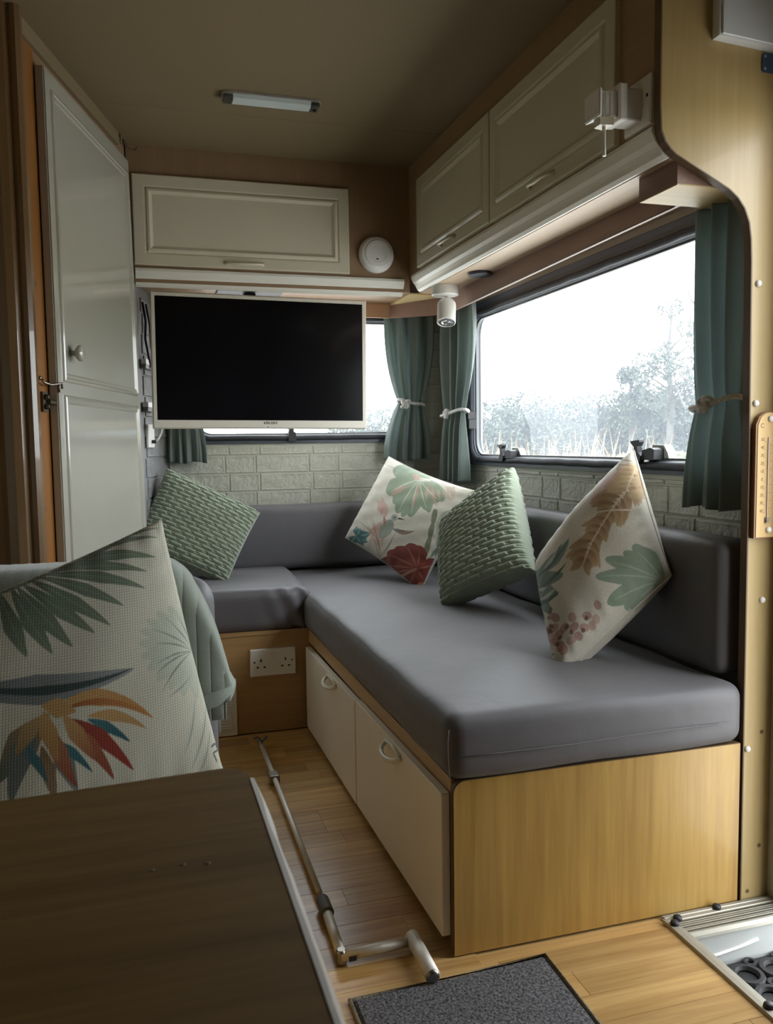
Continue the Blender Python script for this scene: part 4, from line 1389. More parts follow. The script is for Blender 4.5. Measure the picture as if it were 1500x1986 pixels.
# ribbed throw over the backrest
tw = thing('throw_blanket', 'sage green ribbed throw draped over the dinette backrest', 'blanket', (-0.3, 1.48, 0.5))
def throw_sheet(off, drop_f, drop_b, x_end):
    prof = []
    yf, yb, zt, r = 1.422 - off, 1.538 + off, 0.712 + off, 0.045
    for z in np.linspace(drop_f, zt - r, 10): prof.append((yf, z))
    for k in range(1, 9):
        a = PI / 2 * k / 8
        prof.append((yf + r - r * math.cos(a), zt - r + r * math.sin(a)))
    for k in range(0, 9):
        a = PI / 2 * k / 8
        prof.append((yb - r + r * math.sin(a), zt - r + r * math.cos(a)))
    for z in np.linspace(zt - r, drop_b, 10)[1:]: prof.append((yb, z))
    prof = np.array(prof)
    xs = np.concatenate([np.linspace(-0.90, -0.05, 120), np.linspace(-0.05, x_end, 90)[1:]])
    P = np.zeros((len(xs), len(prof), 3))
    for i, x in enumerate(xs):
        # the free end rolls down over the corner of the backrest
        e = max(0.0, (x - (x_end - 0.11)) / 0.11)
        fall = 0.20 * e ** 2.6
        P[i, :, 0] = x - 0.022 * e ** 3 * 0
        rib = 0.0022 * abs(math.sin(x * PI / 0.021)) ** 0.6
        P[i, :, 1] = prof[:, 0] - 0.0 + np.where(prof[:, 0] < 1.48, -rib, rib) * 0.8
        z = prof[:, 1].copy()
        up = np.clip((z - 0.50) / 0.22, 0, 1)
        P[i, :, 2] = z - fall * up + rib * 0.6 * up
        P[i, :, 1] += 0.006 * np.sin(x * 11 + z * 9)
    return P
for off, df, db, xe in ((0.006, 0.47, 0.40, 0.132), (0.016, 0.50, 0.42, 0.137)):
    V, F = grid_mesh(throw_sheet(off, df, db, xe))
    o = from_np('throw_layer', V, F, 'throw_green', tw)
    m = o.modifiers.new('thick', 'SOLIDIFY'); m.thickness = 0.008; m.offset = 1
# folded roll of the hem at the free end
tubeobj('hem_fold', [(0.040, 1.395, 0.497), (0.075, 1.393, 0.500), (0.110, 1.396, 0.508), (0.132, 1.41, 0.516), (0.139, 1.44, 0.520), (0.139, 1.50, 0.520)], [0.010, 0.012, 0.013, 0.014, 0.013, 0.011], 'throw_green', tw, 12)

tb = thing('dining_table', 'dark oak table with white edging in the foreground', 'table', (-0.35, 0.35, 0.0))
bm = bmesh.new()
zt = 0.65
rr = 0.022
top = [(-0.90, -0.25), (0.082, -0.25)] + [(0.082 - rr + rr * math.cos(a), 0.722 - rr + rr * math.sin(a)) for a in [PI / 2 * k / 8 for k in range(9)]] + [(-0.90, 0.655)]
prism(bm, [(x, y, zt - 0.024) for x, y in top], (0, 0, 0.024))
finish('table_top', bm, 'table_oak', tb)
# loose white edging strip along the aisle side
bm = bmesh.new()
R = random.Random(2)
ys = [0.692 - k * 0.025 for k in range(38)]
A, B, C_, D_ = [], [], [], []
for k, y in enumerate(ys):
    w = 0.0 if k == 0 else R.uniform(-0.0006, 0.0006)
    A.append(bm.verts.new((0.0822, y, zt - 0.026))); B.append(bm.verts.new((0.0822, y, zt + 0.0006)))
    C_.append(bm.verts.new((0.0855 + w, y, zt + 0.0004))); D_.append(bm.verts.new((0.0945 + w, y, zt - 0.022)))
for k in range(len(ys) - 1):
    for P_, Q_ in ((A, B), (B, C_), (C_, D_), (D_, A)):
        bm.faces.new((P_[k], P_[k + 1], Q_[k + 1], Q_[k]))
bm.faces.new((A[0], B[0], C_[0], D_[0])); bm.faces.new((D_[-1], C_[-1], B[-1], A[-1]))
finish('edging_strip', bm, 'white_plastic', tb)
for x, y in ((0.020, 0.560), (0.000, 0.559), (0.036, 0.557)):
    lathobj('burn_mark', [(0.0022, 0), (0.0016, 0.0003)], (x, y, zt), (0, 0, 1), 'edge_band', tb, 10)
tubeobj('table_leg', [(-0.35, 0.25, 0.0), (-0.35, 0.25, 0.626)], 0.028, 'aluminium', tb, 20)
lathobj('foot_plate', [(0.12, 0), (0.12, 0.006), (0.05, 0.016)], (-0.35, 0.25, 0.0), (0, 0, 1), 'aluminium', tb, 28)

# ------------------------------------------------------------------ television
TVC = Vector((0.4205, 2.85, 1.2045))
tv = thing('television', 'flat television in a white frame hung before the rear window', 'television', (0.42, 2.88, 0.98))
cr, sr_ = math.cos(-0.010), math.sin(-0.010)
tu, tv_ = Vector((cr, 0, sr_)), Vector((-sr_, 0, cr))
tn = Vector((0, -1, 0))
tw_, th_ = 0.722, 0.442
o0 = TVC - tu * tw_ / 2 - tv_ * th_ / 2
bm = bmesh.new()
routed(bm, o0, tu, tv_, tn, tw_, th_, [(0.0, -0.045), (0.0, -0.004), (0.004, 0.0), (0.0145, 0.0)], fill=False)
# deeper lower rail: close the bezel down to the glass
fin = finish('frame', bm, 'tv_white', tv)
bm = bmesh.new()
prism(bm, [o0 + tu * 0.0145 + tv_ * 0.0145, o0 + tu * (tw_ - 0.0145) + tv_ * 0.0145, o0 + tu * (tw_ - 0.0145) + tv_ * 0.028, o0 + tu * 0.0145 + tv_ * 0.028], Vector((0, 0.004, 0)))
finish('lower_rail', bm, 'tv_white', tv)
bm = bmesh.new()
prism(bm, [o0 + tu * 0.0145 + tv_ * 0.028 + Vector((0, 0.002, 0)), o0 + tu * (tw_ - 0.0145) + tv_ * 0.028 + Vector((0, 0.002, 0)), o0 + tu * (tw_ - 0.0145) + tv_ * (th_ - 0.0145) + Vector((0, 0.002, 0)), o0 + tu * 0.0145 + tv_ * (th_ - 0.0145) + Vector((0, 0.002, 0))], Vector((0, 0.004, 0)))
finish('screen', bm, 'tv_screen', tv)
lp = o0 + tu * 0.388 + tv_ * 0.0195 + tn * 0.0004
text_mesh('brand_lettering', 'BUSH', 0.0125, 0.0003, frame(lp, tu, tv_) @ Matrix.Scale(1.25, 4, (1, 0, 0)), 'black_plastic', tv)
bm = bmesh.new()
q = lp - tu * 0.0235
prism(bm, [q - tu * 0.0022 - tv_ * 0.0035, q + tu * 0.0012 - tv_ * 0.0035, q + tu * 0.0012 + tv_ * 0.0008, q - tu * 0.0022 + tv_ * 0.0008], tn * 0.0004)
prism(bm, [q - tu * 0.0032 + tv_ * 0.0018, q + tu * 0.0012 + tv_ * 0.0018, q + tu * 0.0012 + tv_ * 0.0038, q - tu * 0.0032 + tv_ * 0.0038], tn * 0.0004)
finish('brand_mark', bm, 'black_plastic', tv)
lathobj('sensor', [(0.0018, 0), (0.0014, 0.0005)], o0 + tu * 0.376 + tv_ * 0.0065, tn, 'black_plastic', tv, 12)
# ceiling bracket: plate under the cabinet, arm, back plate
bm = bmesh.new()
box(bm, (0.28, 2.86, 1.441), (0.50, 3.00, 1.447), 0.001, 1)
box(bm, (0.37, 2.905, 1.25), (0.41, 2.93, 1.442), 0.002, 1)
box(bm, (0.29, 2.896, 1.10), (0.49, 2.906, 1.30), 0.002, 1)
finish('mount', bm, 'black_plastic', tv)

# ------------------------------------------------------------------ curtains with rope ties
def curtain(label, base, dirv, nrm, zt, ztie, zb, wt, wtie, wb, ct, cb, cbt, folds, amp, rope_knot, seed, tie=True, gather=None, sag=0.0):
    """cloth hung along dirv from base; widths and centre offsets at top, tie and hem"""
    base, dirv, nrm = np.array(base, float), np.array(dirv, float), np.array(nrm, float)
    R = np.random.default_rng(seed)
    nu, nv = 110, 70
    P = np.zeros((nu, nv, 3))
    zs = np.linspace(zt, zb, nv)
    a = np.linspace(0, 1, nu)
    ph = R.uniform(0, 6)
    for j, z in enumerate(zs):
        if z > ztie:
            f = (zt - z) / (zt - ztie)
            f2 = f ** 2.4 if tie else f
            w = wt + (wtie - wt) * f2
            c = ct + (cb - ct) * f2
            am = amp * (1 - 0.35 * f2)
            w *= 1 + sag * math.sin(PI * f)
        else:
            f = (ztie - z) / (ztie - zb)
            f2 = 1 - (1 - f) ** 2.0
            w = wtie + (wb - wtie) * f2
            c = cb + (cbt - cb) * f2
            am = amp * (0.65 + 0.6 * f2)
        warp = a + 0.035 * np.sin(2 * PI * a * 1.3 + ph + z * 2.2) * np.sin(PI * a)
        s = np.sin(2 * PI * folds * warp + ph + 0.9 * math.sin(z * 4.1 + ph))
        s2 = np.sin(2 * PI * folds * 2.17 * warp + 1.7 * ph - z * 3.0)
        dpt_ = am * (0.85 * s + 0.28 * s2)
        if tie:
            g = math.exp(-((z - ztie) / 0.035) ** 2)
            dpt_ = dpt_ * (1 - 0.25 * g)
        x = c + (a - 0.5) * w
        P[:, j] = base + dirv * x[:, None] + nrm * dpt_[:, None]
        P[:, j, 2] = z + (0.004 * np.sin(a * 9 + ph) if z < ztie else 0)
    V, F = grid_mesh(P)
    cen = base.copy(); cen[2] = zb
    t = thing('curtain', label, 'curtain', cen, 'sage green tied curtains')
    o = from_np('cloth', V, F, 'curtain_cloth', t)
    m = o.modifiers.new('thick', 'SOLIDIFY'); m.thickness = 0.0015; m.offset = 0
    if tie:
        cx = base + dirv * cb
        ring = []
        for k in range(48):
            an = 2 * PI * k / 48
            q = cx + dirv * (wtie * 0.53 * math.cos(an)) + nrm * ((amp + 0.013) * math.sin(an) * 0.95)
            ring.append((q[0], q[1], ztie + 0.010 * math.cos(an) * (1 if rope_knot > 0 else -1) + 0.003 * math.sin(3 * an)))
        rp = tubeobj('rope_tie', ring, 0.0058, 'rope', t, 10, True)
        # overhand knot
        kc = cx + dirv * (wtie * 0.53 * rope_knot) + nrm * (amp + 0.016)
        ax = Vector((dirv[0], dirv[1], 0)); nv_ = Vector((nrm[0], nrm[1], 0)); kc = Vector((kc[0], kc[1], ztie + 0.008 * rope_knot))
        kn = []
        for k in range(64):
            an = 2 * PI * k / 64
            x_ = math.sin(an) + 2 * math.sin(2 * an); y_ = math.cos(an) - 2 * math.cos(2 * an); z_ = -math.sin(3 * an)
            kn.append(kc + ax * (x_ * 0.0058) + Vector((0, 0, y_ * 0.0052)) + nv_ * (z_ * 0.005))
        tubeobj('knot', kn, 0.0056, 'rope', rp, 10, True)
        tubeobj('rope_tail', [kc + ax * 0.004, kc + ax * (-0.012) + Vector((0, 0, -0.010)), kc + ax * (-0.020) + Vector((0, 0, -0.016))], 0.0056, 'rope', rp, 10)
    return t
# rear window, right hand
curtain('green tied curtain at the right end of the rear window', (1.03, 3.135, 0), (1, 0, 0), (0, -1, 0), 1.418, 1.085, 0.862, 0.205, 0.100, 0.190, 0.0, 0.005, -0.010, 3.2, 0.016, -0.55, 11)
# rear window, left hand, behind the television
curtain('green curtain at the left end of the rear window below the television', (0.180, 3.140, 0), (1, 0, 0), (0, -1, 0), 1.418, 1.10, 0.868, 0.155, 0.085, 0.135, 0.0, -0.005, 0.002, 4.0, 0.014, 0.3, 12)
# side window, rear end
curtain('green tied curtain at the rear end of the side window', (1.140, 2.935, 0), (0, -1, 0), (-1, 0, 0), 1.425, 1.035, 0.782, 0.36, 0.215, 0.255, 0.03, 0.0, 0.0, 3.6, 0.020, 0.12, 13, sag=0.10)
# side window, entry end
curtain('dark green tied curtain at the entry end of the side window', (1.145, 1.475, 0), (0, -1, 0), (-1, 0, 0), 1.400, 1.000, 0.785, 0.165, 0.140, 0.175, 0.0, 0.008, 0.0, 3.0, 0.018, 0.1, 14)

# ------------------------------------------------------------------ lamps and fittings
sp = thing('spotlight', 'small white spotlight under the corner of the side cabinet', 'lamp', (1.004, 2.662, 1.447))
lathobj('mount_disc', [(0.044, 0), (0.045, -0.003), (0.045, -0.030), (0.042, -0.033), (0.01, -0.034)], (1.004, 2.662, 1.4465), (0, 0, 1), 'white_plastic', sp, 36)
hd = Vector((-0.16, -0.34, -0.92)).normalized()
hp = Vector((1.012, 2.668, 1.398))
tubeobj('swivel_arm', [(1.008, 2.662, 1.414), (1.012, 2.666, 1.400), hp + hd * 0.004], 0.0065, 'white_plastic', sp, 12)
head = lathobj('lamp_head', [(0.012, 0), (0.026, 0.003), (0.030, 0.010), (0.031, 0.016), (0.031, 0.080), (0.0285, 0.081), (0.0275, 0.076), (0.004, 0.066)], hp, hd, 'white_plastic', sp, 36)
lathobj('bulb_lens', [(0.0262, 0.0), (0.025, 0.0035), (0.016, 0.0048), (0.012, 0.0025), (0.006, 0.004), (0.001, 0.0045)], hp + hd * 0.0765, hd, 'chrome_lens', head, 36)

sm = thing('smoke_alarm', 'round white smoke alarm beside the rear cabinet flap', 'smoke alarm', (0.807, 2.80, 1.505))
lathobj('alarm_base', [(0.060, 0), (0.061, 0.006), (0.060, 0.016), (0.054, 0.026), (0.044, 0.030)], (0.807, 2.806, 1.566), (0, -1, 0), 'white_plastic', sm, 48)
lathobj('alarm_cover', [(0.044, 0), (0.043, 0.003), (0.030, 0.0045), (0.0285, 0.0035), (0.018, 0.0045), (0.001, 0.005)], (0.807, 2.776, 1.566), (0, -1, 0), 'white_plastic', sm, 48)
boxobj('indicator', (0.800, 2.7705, 1.5455), (0.808, 2.7725, 1.5485), 'black_plastic', sm)

cl = thing('ceiling_light', 'slim strip lamp on the ceiling before the television', 'lamp', (0.388, 2.35, 1.865))
bm = bmesh.new()
o = rounded_rect(0.268, 0.060, 0.018)
prism(bm, [(0.388 + a, 2.350 + b, 1.8645) for a, b in o], (0, 0, -0.006))
finish('lamp_base', bm, 'aluminium', cl)
bm = bmesh.new()
prism(bm, [(0.388 - 0.105, 2.325, 1.8585), (0.388 - 0.105, 2.375, 1.8585), (0.388 - 0.105, 2.371, 1.850), (0.388 - 0.105, 2.362, 1.845), (0.388 - 0.105, 2.338, 1.845), (0.388 - 0.105, 2.329, 1.850)], (0.21, 0, 0))
finish('diffuser', bm, 'lamp_diffuser', cl)
for s in (-1, 1):
    bm = bmesh.new()
    box(bm, (0.388 + s * 0.1185 - 0.0115, 2.327, 1.8475), (0.388 + s * 0.1185 + 0.0115, 2.373, 1.8585), 0.003, 2)
    finish('end_cap', bm, 'aluminium_dull', cl)
lathobj('switch_pin', [(0.004, 0), (0.004, 0.004), (0.002, 0.006)], (0.508, 2.352, 1.8475), (0, 0, -1), 'black_plastic', cl, 12)

def socket_face(root, o, u, v, n, w, h, gangs, switch, pins_at):
    o, u, v, n = map(Vector, (o, u, v, n))
    bm = bmesh.new()
    routed(bm, o, u, v, n, w, h, [(0.0, 0.0), (0.0, 0.007), (0.003, 0.010)])
    pl = finish('face_plate', bm, 'white_plastic', root)
    for c in switch:
        bm = bmesh.new()
        p = o + u * c[0] + v * c[1] + n * 0.010
        routed(bm, p - u * 0.006 - v * 0.0095, u, v, n, 0.012, 0.019, [(0.0, 0.0), (0.0008, 0.0014), (0.0014, 0.0016)])
        finish('rocker_switch', bm, 'white_plastic', root)
    for c in pins_at:
        p = o + u * c[0] + v * c[1] + n * 0.0099
        for dx, dy, a, b in ((0, 0.012, 0.0022, 0.0042), (-0.011, -0.010, 0.0034, 0.0024), (0.011, -0.010, 0.0034, 0.0024)):
            q = p + u * dx + v * dy
            bm = bmesh.new()
            prism(bm, [q - u * a - v * b, q + u * a - v * b, q + u * a + v * b, q - u * a + v * b], n * 0.0004)
            finish('pin_hole', bm, 'hole_black', root)
    return pl
ws = thing('wall_socket', 'white double socket on the rear bench panel', 'socket', (0.40, 2.655, 0.19))
socket_face(ws, (0.327, 2.662, 0.188), (1, 0, 0), (0, 0, 1), (0, -1, 0), 0.147, 0.088, 2, [(0.066, 0.065), (0.081, 0.065)], [(0.034, 0.040), (0.113, 0.040)])
for x in (0.013, 0.134):
    lathobj('screw', [(0.0032, 0), (0.0026, 0.0006)], (0.327 + x, 2.6519, 0.188 + 0.047), (0, -1, 0), 'old_brass', ws, 12)
s2 = thing('wall_socket', 'white single socket on the cabinet end by the partition', 'socket', (0.924, 1.415, 1.503))
socket_face(s2, (0.9285, 1.462, 1.504), (0, -1, 0), (0, 0, 1), (-1, 0, 0), 0.086, 0.090, 1, [], [])
lathobj('screw', [(0.0034, 0), (0.0028, 0.0008)], (0.9183, 1.385, 1.556), (-1, 0, 0), 'hole_black', s2, 12)
bm = bmesh.new(); box(bm, (0.9155, 1.393, 1.540), (0.919, 1.402, 1.548), 0.001, 1)
finish('rocker_switch', bm, 'white_plastic', s2)
# plug adapter with a flat plug and its cut lead
ad = thing('plug_adapter', 'white travel adapter pushed into the single socket', 'adapter', (0.89, 1.41, 1.515))
bm = bmesh.new(); box(bm, (0.885, 1.400, 1.514), (0.9182, 1.446, 1.574), 0.004, 2)
finish('adapter_back', bm, 'white_plastic', ad)
bm = bmesh.new(); box(bm, (0.868, 1.394, 1.512), (0.8845, 1.448, 1.578), 0.003, 2)
finish('adapter_front', bm, 'white_plastic', ad)
pg = thing('plug', 'flat white plug with a short hanging lead in the adapter', 'plug', (0.85, 1.42, 1.515))
bm = bmesh.new()
pts = [(0.8675, 1.400), (0.8675, 1.444), (0.852, 1.440), (0.846, 1.428), (0.836, 1.432), (0.834, 1.452), (0.828, 1.452), (0.827, 1.396), (0.833, 1.396), (0.838, 1.414), (0.848, 1.414), (0.854, 1.404)]
prism(bm, [(x, y, 1.518) for x, y in pts], (0, 0, 0.048))
bmesh.ops.bevel(bm, geom=list(bm.edges), offset=0.002, segments=2, affect='EDGES')
finish('plug_body', bm, 'white_plastic', pg)
bm = bmesh.new(); prism(bm, [(0.862, 1.404, 1.505), (0.862, 1.436, 1.505), (0.836, 1.430, 1.505), (0.836, 1.408, 1.505)], (0, 0, 0.014))
finish('cord_grip', bm, 'cream_white', pg)
tubeobj('lead', [(0.850, 1.419, 1.508), (0.850, 1.418, 1.49), (0.849, 1.416, 1.465), (0.848, 1.414, 1.452)], [0.0034, 0.0034, 0.0036, 0.0040], 'cable_white', pg, 10)

# dark speaker grille under the side cabinet
sg = thing('speaker', 'small dark oval grille under the side cabinet', 'speaker', (1.03, 2.43, 1.447))
bm = bmesh.new()
prism(bm, [(1.030 + 0.036 * math.cos(2 * PI * k / 24), 2.430 + 0.040 * math.sin(2 * PI * k / 24), 1.4465) for k in range(24)], (0, 0, -0.010))
bmesh.ops.bevel(bm, geom=[e for e in bm.edges if e.calc_length() < 0.02], offset=0.002, segments=1, affect='EDGES')
finish('grille', bm, 'speaker_grille', sg)

# heater vent on the rear bench panel
vt = thing('vent_grille', 'tall white vent grille at the left of the rear bench panel', 'vent', (0.245, 2.655, 0.0))
boxobj('vent_plate', (0.205, 2.656, 0.003), (0.281, 2.662, 0.188), 'white_plastic', vt, 0.0015, 1)
for k in range(16):
    z = 0.028 + k * 0.009
    bm = bmesh.new()
    prism(bm, [(0.212, 2.656, z), (0.212, 2.652, z - 0.001), (0.212, 2.656, z + 0.005)], (0.052, 0, 0))
    finish('louvre', bm, 'white_plastic', vt)

# small fittings on the slanted wall beside the television
def wall_bracket(name, label, s, z, w, d, h):
    t = thing(name, label, 'bracket', dg(s, 0.0, z - h / 2))
    bm = bmesh.new()
    prism(bm, [dg(s - w / 2, 0.0045, z + h / 2), dg(s + w / 2, 0.0045, z + h / 2), dg(s + w / 2, 0.0045 + d, z + h / 2), dg(s - w / 2, 0.0045 + d, z + h / 2)], (0, 0, -0.016))
    finish('shelf_lip', bm, 'white_plastic', t)
    bm = bmesh.new()
    prism(bm, [dg(s - w / 2, 0.0045, z + h / 2 - 0.016), dg(s - w / 2, 0.0045 + d, z + h / 2 - 0.016), dg(s - w / 2, 0.0045 + d * 0.9, z - h / 2), dg(s - w / 2, 0.0045, z - h / 2)], DD * w)
    finish('back_plate', bm, 'frame_lining', t)
wall_bracket('wall_bracket', 'small white bracket left of the television, upper of two', 0.135, 1.200, 0.10, 0.016, 0.030)
wall_bracket('wall_bracket', 'small white bracket left of the television, lower of two', 0.135, 1.060, 0.10, 0.018, 0.030)
ap = thing('aerial_socket', 'white aerial socket below the left corner of the television', 'socket', dg(0.15, 0.0045, 0.92))
bm = bmesh.new()
routed(bm, dg(0.19, 0.0045, 0.925), -DD, (0, 0, 1), NN, 0.075, 0.078, [(0.0, 0.0), (0.0, 0.006), (0.002, 0.008)])
finish('face_plate', bm, 'white_plastic', ap)
bm = bmesh.new()
lathe(bm, [(0.006, 0), (0.006, 0.012), (0.004, 0.014)], dg(0.155, 0.0125, 0.945), NN, 14)
finish('connector', bm, 'black_plastic', ap)
tubeobj('aerial_cable', [dg(0.155, 0.026, 0.945), dg(0.16, 0.034, 0.955), dg(0.17, 0.042, 0.975), dg(0.17, 0.046, 1.00), dg(0.15, 0.048, 1.04)], 0.003, 'cable_white', ap, 8)
cb = thing('cable', 'dark cable hanging between the washroom wall and the television', 'cable', dg(0.16, 0.02, 1.12))
tubeobj('lead', [dg(0.10, 0.012, 1.40), dg(0.11, 0.018, 1.34), dg(0.09, 0.020, 1.28), dg(0.12, 0.022, 1.22), dg(0.17, 0.03, 1.15), dg(0.20, 0.045, 1.12)], 0.004, 'black_plastic', cb, 8)
tubeobj('second_lead', [dg(0.14, 0.012, 1.40), dg(0.15, 0.02, 1.33), dg(0.14, 0.024, 1.26), dg(0.18, 0.03, 1.19)], 0.0032, 'black_plastic', cb, 8)

# thermometer on the partition
th = thing('thermometer', 'wooden wall thermometer with Celsius scale on the partition', 'thermometer', (1.17, 1.35, 0.733))
bm = bmesh.new()
tp = [(1.139, 0.736), (1.203 - 0.004, 0.736), (1.199, 0.965)] + [(1.170 + 0.029 * math.cos(a), 0.958 + 0.022 * math.sin(a)) for a in [PI * k / 10 for k in range(2, 8)]] + [(1.146, 0.970), (1.139, 0.955)]
prism(bm, [(x, 1.3555, z) for x, z in tp], (0, -0.011, 0))
bd = finish('board', bm, 'thermo_edge', th)
bm = bmesh.new()
cx_, cz_ = 1.170, 0.858
prism(bm, [(cx_ + (x - cx_) * 0.90 + 0.001, 1.3446, cz_ + (z - cz_) * 0.985) for x, z in tp], (0, -0.0012, 0))
face = finish('dial_face', bm, 'thermo_wood', th)
FY = 1.3433
for k, s in enumerate(('50', '40', '30', '20', '10', '0', '10', '20', '30', '40')):
    z = 0.925 - k * 0.0153
    text_mesh('scale_figure', s, 0.0085, 0.0001, frame((1.1535, FY, z + 0.0015), (1, 0, 0), (0, 0, 1)), 'print_brown', th, shear=0.2)
text_mesh('scale_letter', 'C', 0.0125, 0.0001, frame((1.1525, FY, 0.9525), (1, 0, 0), (0, 0, 1)), 'print_brown', th)
bm = bmesh.new()
for k in range(46):
    z = 0.923 - k * 0.00306
    l = 0.0085 if k % 5 == 0 else 0.0035
    box(bm, (1.1655 - l, FY - 0.0001, z - 0.0003), (1.1655, FY + 0.0003, z + 0.0003))
for k in range(46):
    z = 0.922 - k * 0.00306
    l = 0.008 if k % 5 == 2 else 0.0035
    box(bm, (1.1685, FY - 0.0001, z - 0.0003), (1.1685 + l, FY + 0.0003, z + 0.0003))
finish('scale_marks', bm, 'print_brown', th)
tubeobj('glass_tube', [(1.167, FY - 0.001, 0.931), (1.167, FY - 0.001, 0.78), (1.167, FY - 0.001, 0.768)], [0.0012, 0.0012, 0.0032], 'mercury_tube', th, 10)
for k in range(3):
    boxobj('tube_clip', (1.1625, FY - 0.005, 0.766 + k * 0.004), (1.1715, FY - 0.0002, 0.7682 + k * 0.004), 'steel', th, 0.0005, 1)
for z in (0.966, 0.752):
    lathobj('screw_cap', [(0.0062, 0), (0.0062, 0.002), (0.005, 0.0042), (0.0025, 0.0055), (0.0005, 0.006)], (1.171, FY, z), (0, -1, 0), 'white_plastic', th, 18, True)

# pale cabinet and blue plate high on the partition
bx_ = thing('wall_box', 'pale grey-white box fixed high on the partition', 'box', (1.12, 1.34, 1.648))
bm = bmesh.new()
prism(bm, [(1.034, 1.3555, 1.653), (1.199, 1.3555, 1.643), (1.199, 1.3555, 1.862), (1.034, 1.3555, 1.862)], (0, -0.020, 0))
finish('box_body', bm, 'cool_white_panel', bx_)
bm = bmesh.new()
prism(bm, [(1.038, 1.3354, 1.655), (1.199, 1.3354, 1.645), (1.199, 1.3354, 1.862), (1.038, 1.3354, 1.862)], (0, -0.004, 0))
bmesh.ops.bevel(bm, geom=list(bm.edges), offset=0.0012, segments=1, affect='EDGES')
finish('box_front', bm, 'cool_white_panel', bx_)
bp_ = thing('latch_plate', 'small blue-grey latch plate with two screws below the wall box', 'plate', (1.16, 1.35, 1.607))
bm = bmesh.new()
o = rounded_rect(0.050, 0.034, 0.005)
prism(bm, [(1.168 + a, 1.3555, 1.625 + b) for a, b in o], (0, -0.003, 0))
finish('plate', bm, 'blue_plate', bp_)
for z in (1.636, 1.614):
    lathobj('screw', [(0.0024, 0), (0.002, 0.001)], (1.1485, 1.3525, z), (0, -1, 0), 'aluminium', bp_, 12)

# ------------------------------------------------------------------ on the floor
ck = thing('awning_crank', 'long jointed aluminium awning crank lying along the aisle floor', 'crank handle', (0.33, 1.9, 0.0))
tubeobj('shaft', [(0.3345, 2.49, 0.020), (0.3265, 1.62, 0.018)], 0.0066, 'aluminium_light', ck, 14)
bm = bmesh.new()
box(bm, (0.317, 2.22, 0.006), (0.346, 2.262, 0.030), 0.004, 2)
finish('clip', bm, 'steel', ck)
bm = bmesh.new()
tube(bm, [(0.3345, 2.485, 0.020), (0.3340, 2.515, 0.022), (0.330, 2.530, 0.026), (0.322, 2.538, 0.030), (0.318, 2.530, 0.036)], [0.006, 0.007, 0.006, 0.005, 0.0045], 10)
tube(bm, [(0.334, 2.520, 0.022), (0.346, 2.532, 0.026), (0.356, 2.528, 0.032)], [0.006, 0.005, 0.0045], 10)
finish('hook_end', bm, 'steel', ck, True)
lathobj('collar', [(0.0095, 0), (0.0135, 0.004), (0.0135, 0.052), (0.011, 0.06)], (0.3255, 1.535, 0.018), (0.008, 0.99, 0), 'collar_grey', ck, 20)
tubeobj('lower_tube', [(0.3255, 1.545, 0.018), (0.321, 1.412, 0.016)], 0.0095, 'aluminium_light', ck, 16)
lathobj('hinge_pin', [(0.009, 0), (0.0105, 0.003), (0.0105, 0.022), (0.007, 0.026)], (0.3205, 1.402, 0.002), (0, 0, 1), 'steel', ck, 18)
tubeobj('crank_arm', [(0.318, 1.398, 0.017), (0.458, 1.402, 0.018)], 0.0095, 'aluminium_light', ck, 16)
boxobj('hinge_label', (0.331, 1.3865, 0.011), (0.345, 1.3885, 0.019), 'black_plastic', ck)
tubeobj('grip', [(0.457, 1.412, 0.020), (0.4535, 1.288, 0.022)], 0.0135, 'aluminium_light', ck, 20)
lathobj('grip_cap', [(0.0122, 0), (0.0118, 0.003), (0.006, 0.0055), (0.001, 0.006)], (0.4535, 1.289, 0.022), (-0.028, -1, 0), 'steel', ck, 20, True)

fm = thing('floor_mat', 'charcoal grey carpet mat on the floor by the table', 'mat', (0.49, 1.1, 0.0))
bm = bmesh.new()
mt = [(0.312, 1.292), (0.672, 1.304), (0.668, 0.80), (0.316, 0.80)]
nx, ny = 60, 80
P = np.zeros((nx, ny, 3))
R = np.random.default_rng(3)
for i in range(nx):
    for j in range(ny):
        u, v = i / (nx - 1), j / (ny - 1)
        a = np.array(mt[0]) * (1 - u) * (1 - v) + np.array(mt[1]) * u * (1 - v) + np.array(mt[2]) * u * v + np.array(mt[3]) * (1 - u) * v
        e = min(u, v, 1 - u, 1 - v)
        P[i, j] = (a[0], a[1], 0.0075 * min(1, e * 150) + 0.001 + R.uniform(0, 0.0006))
bm.free()
V, F = grid_mesh(P)
from_np('pile', V, F, 'grey_carpet', fm, False)
tubeobj('bound_edge', [(0.49 + (x - 0.49) * 1.016, 1.05 + (y - 1.05) * 1.012, 0.0045) for x, y in mt], 0.0042, 'carpet_edge', fm, 8, True)

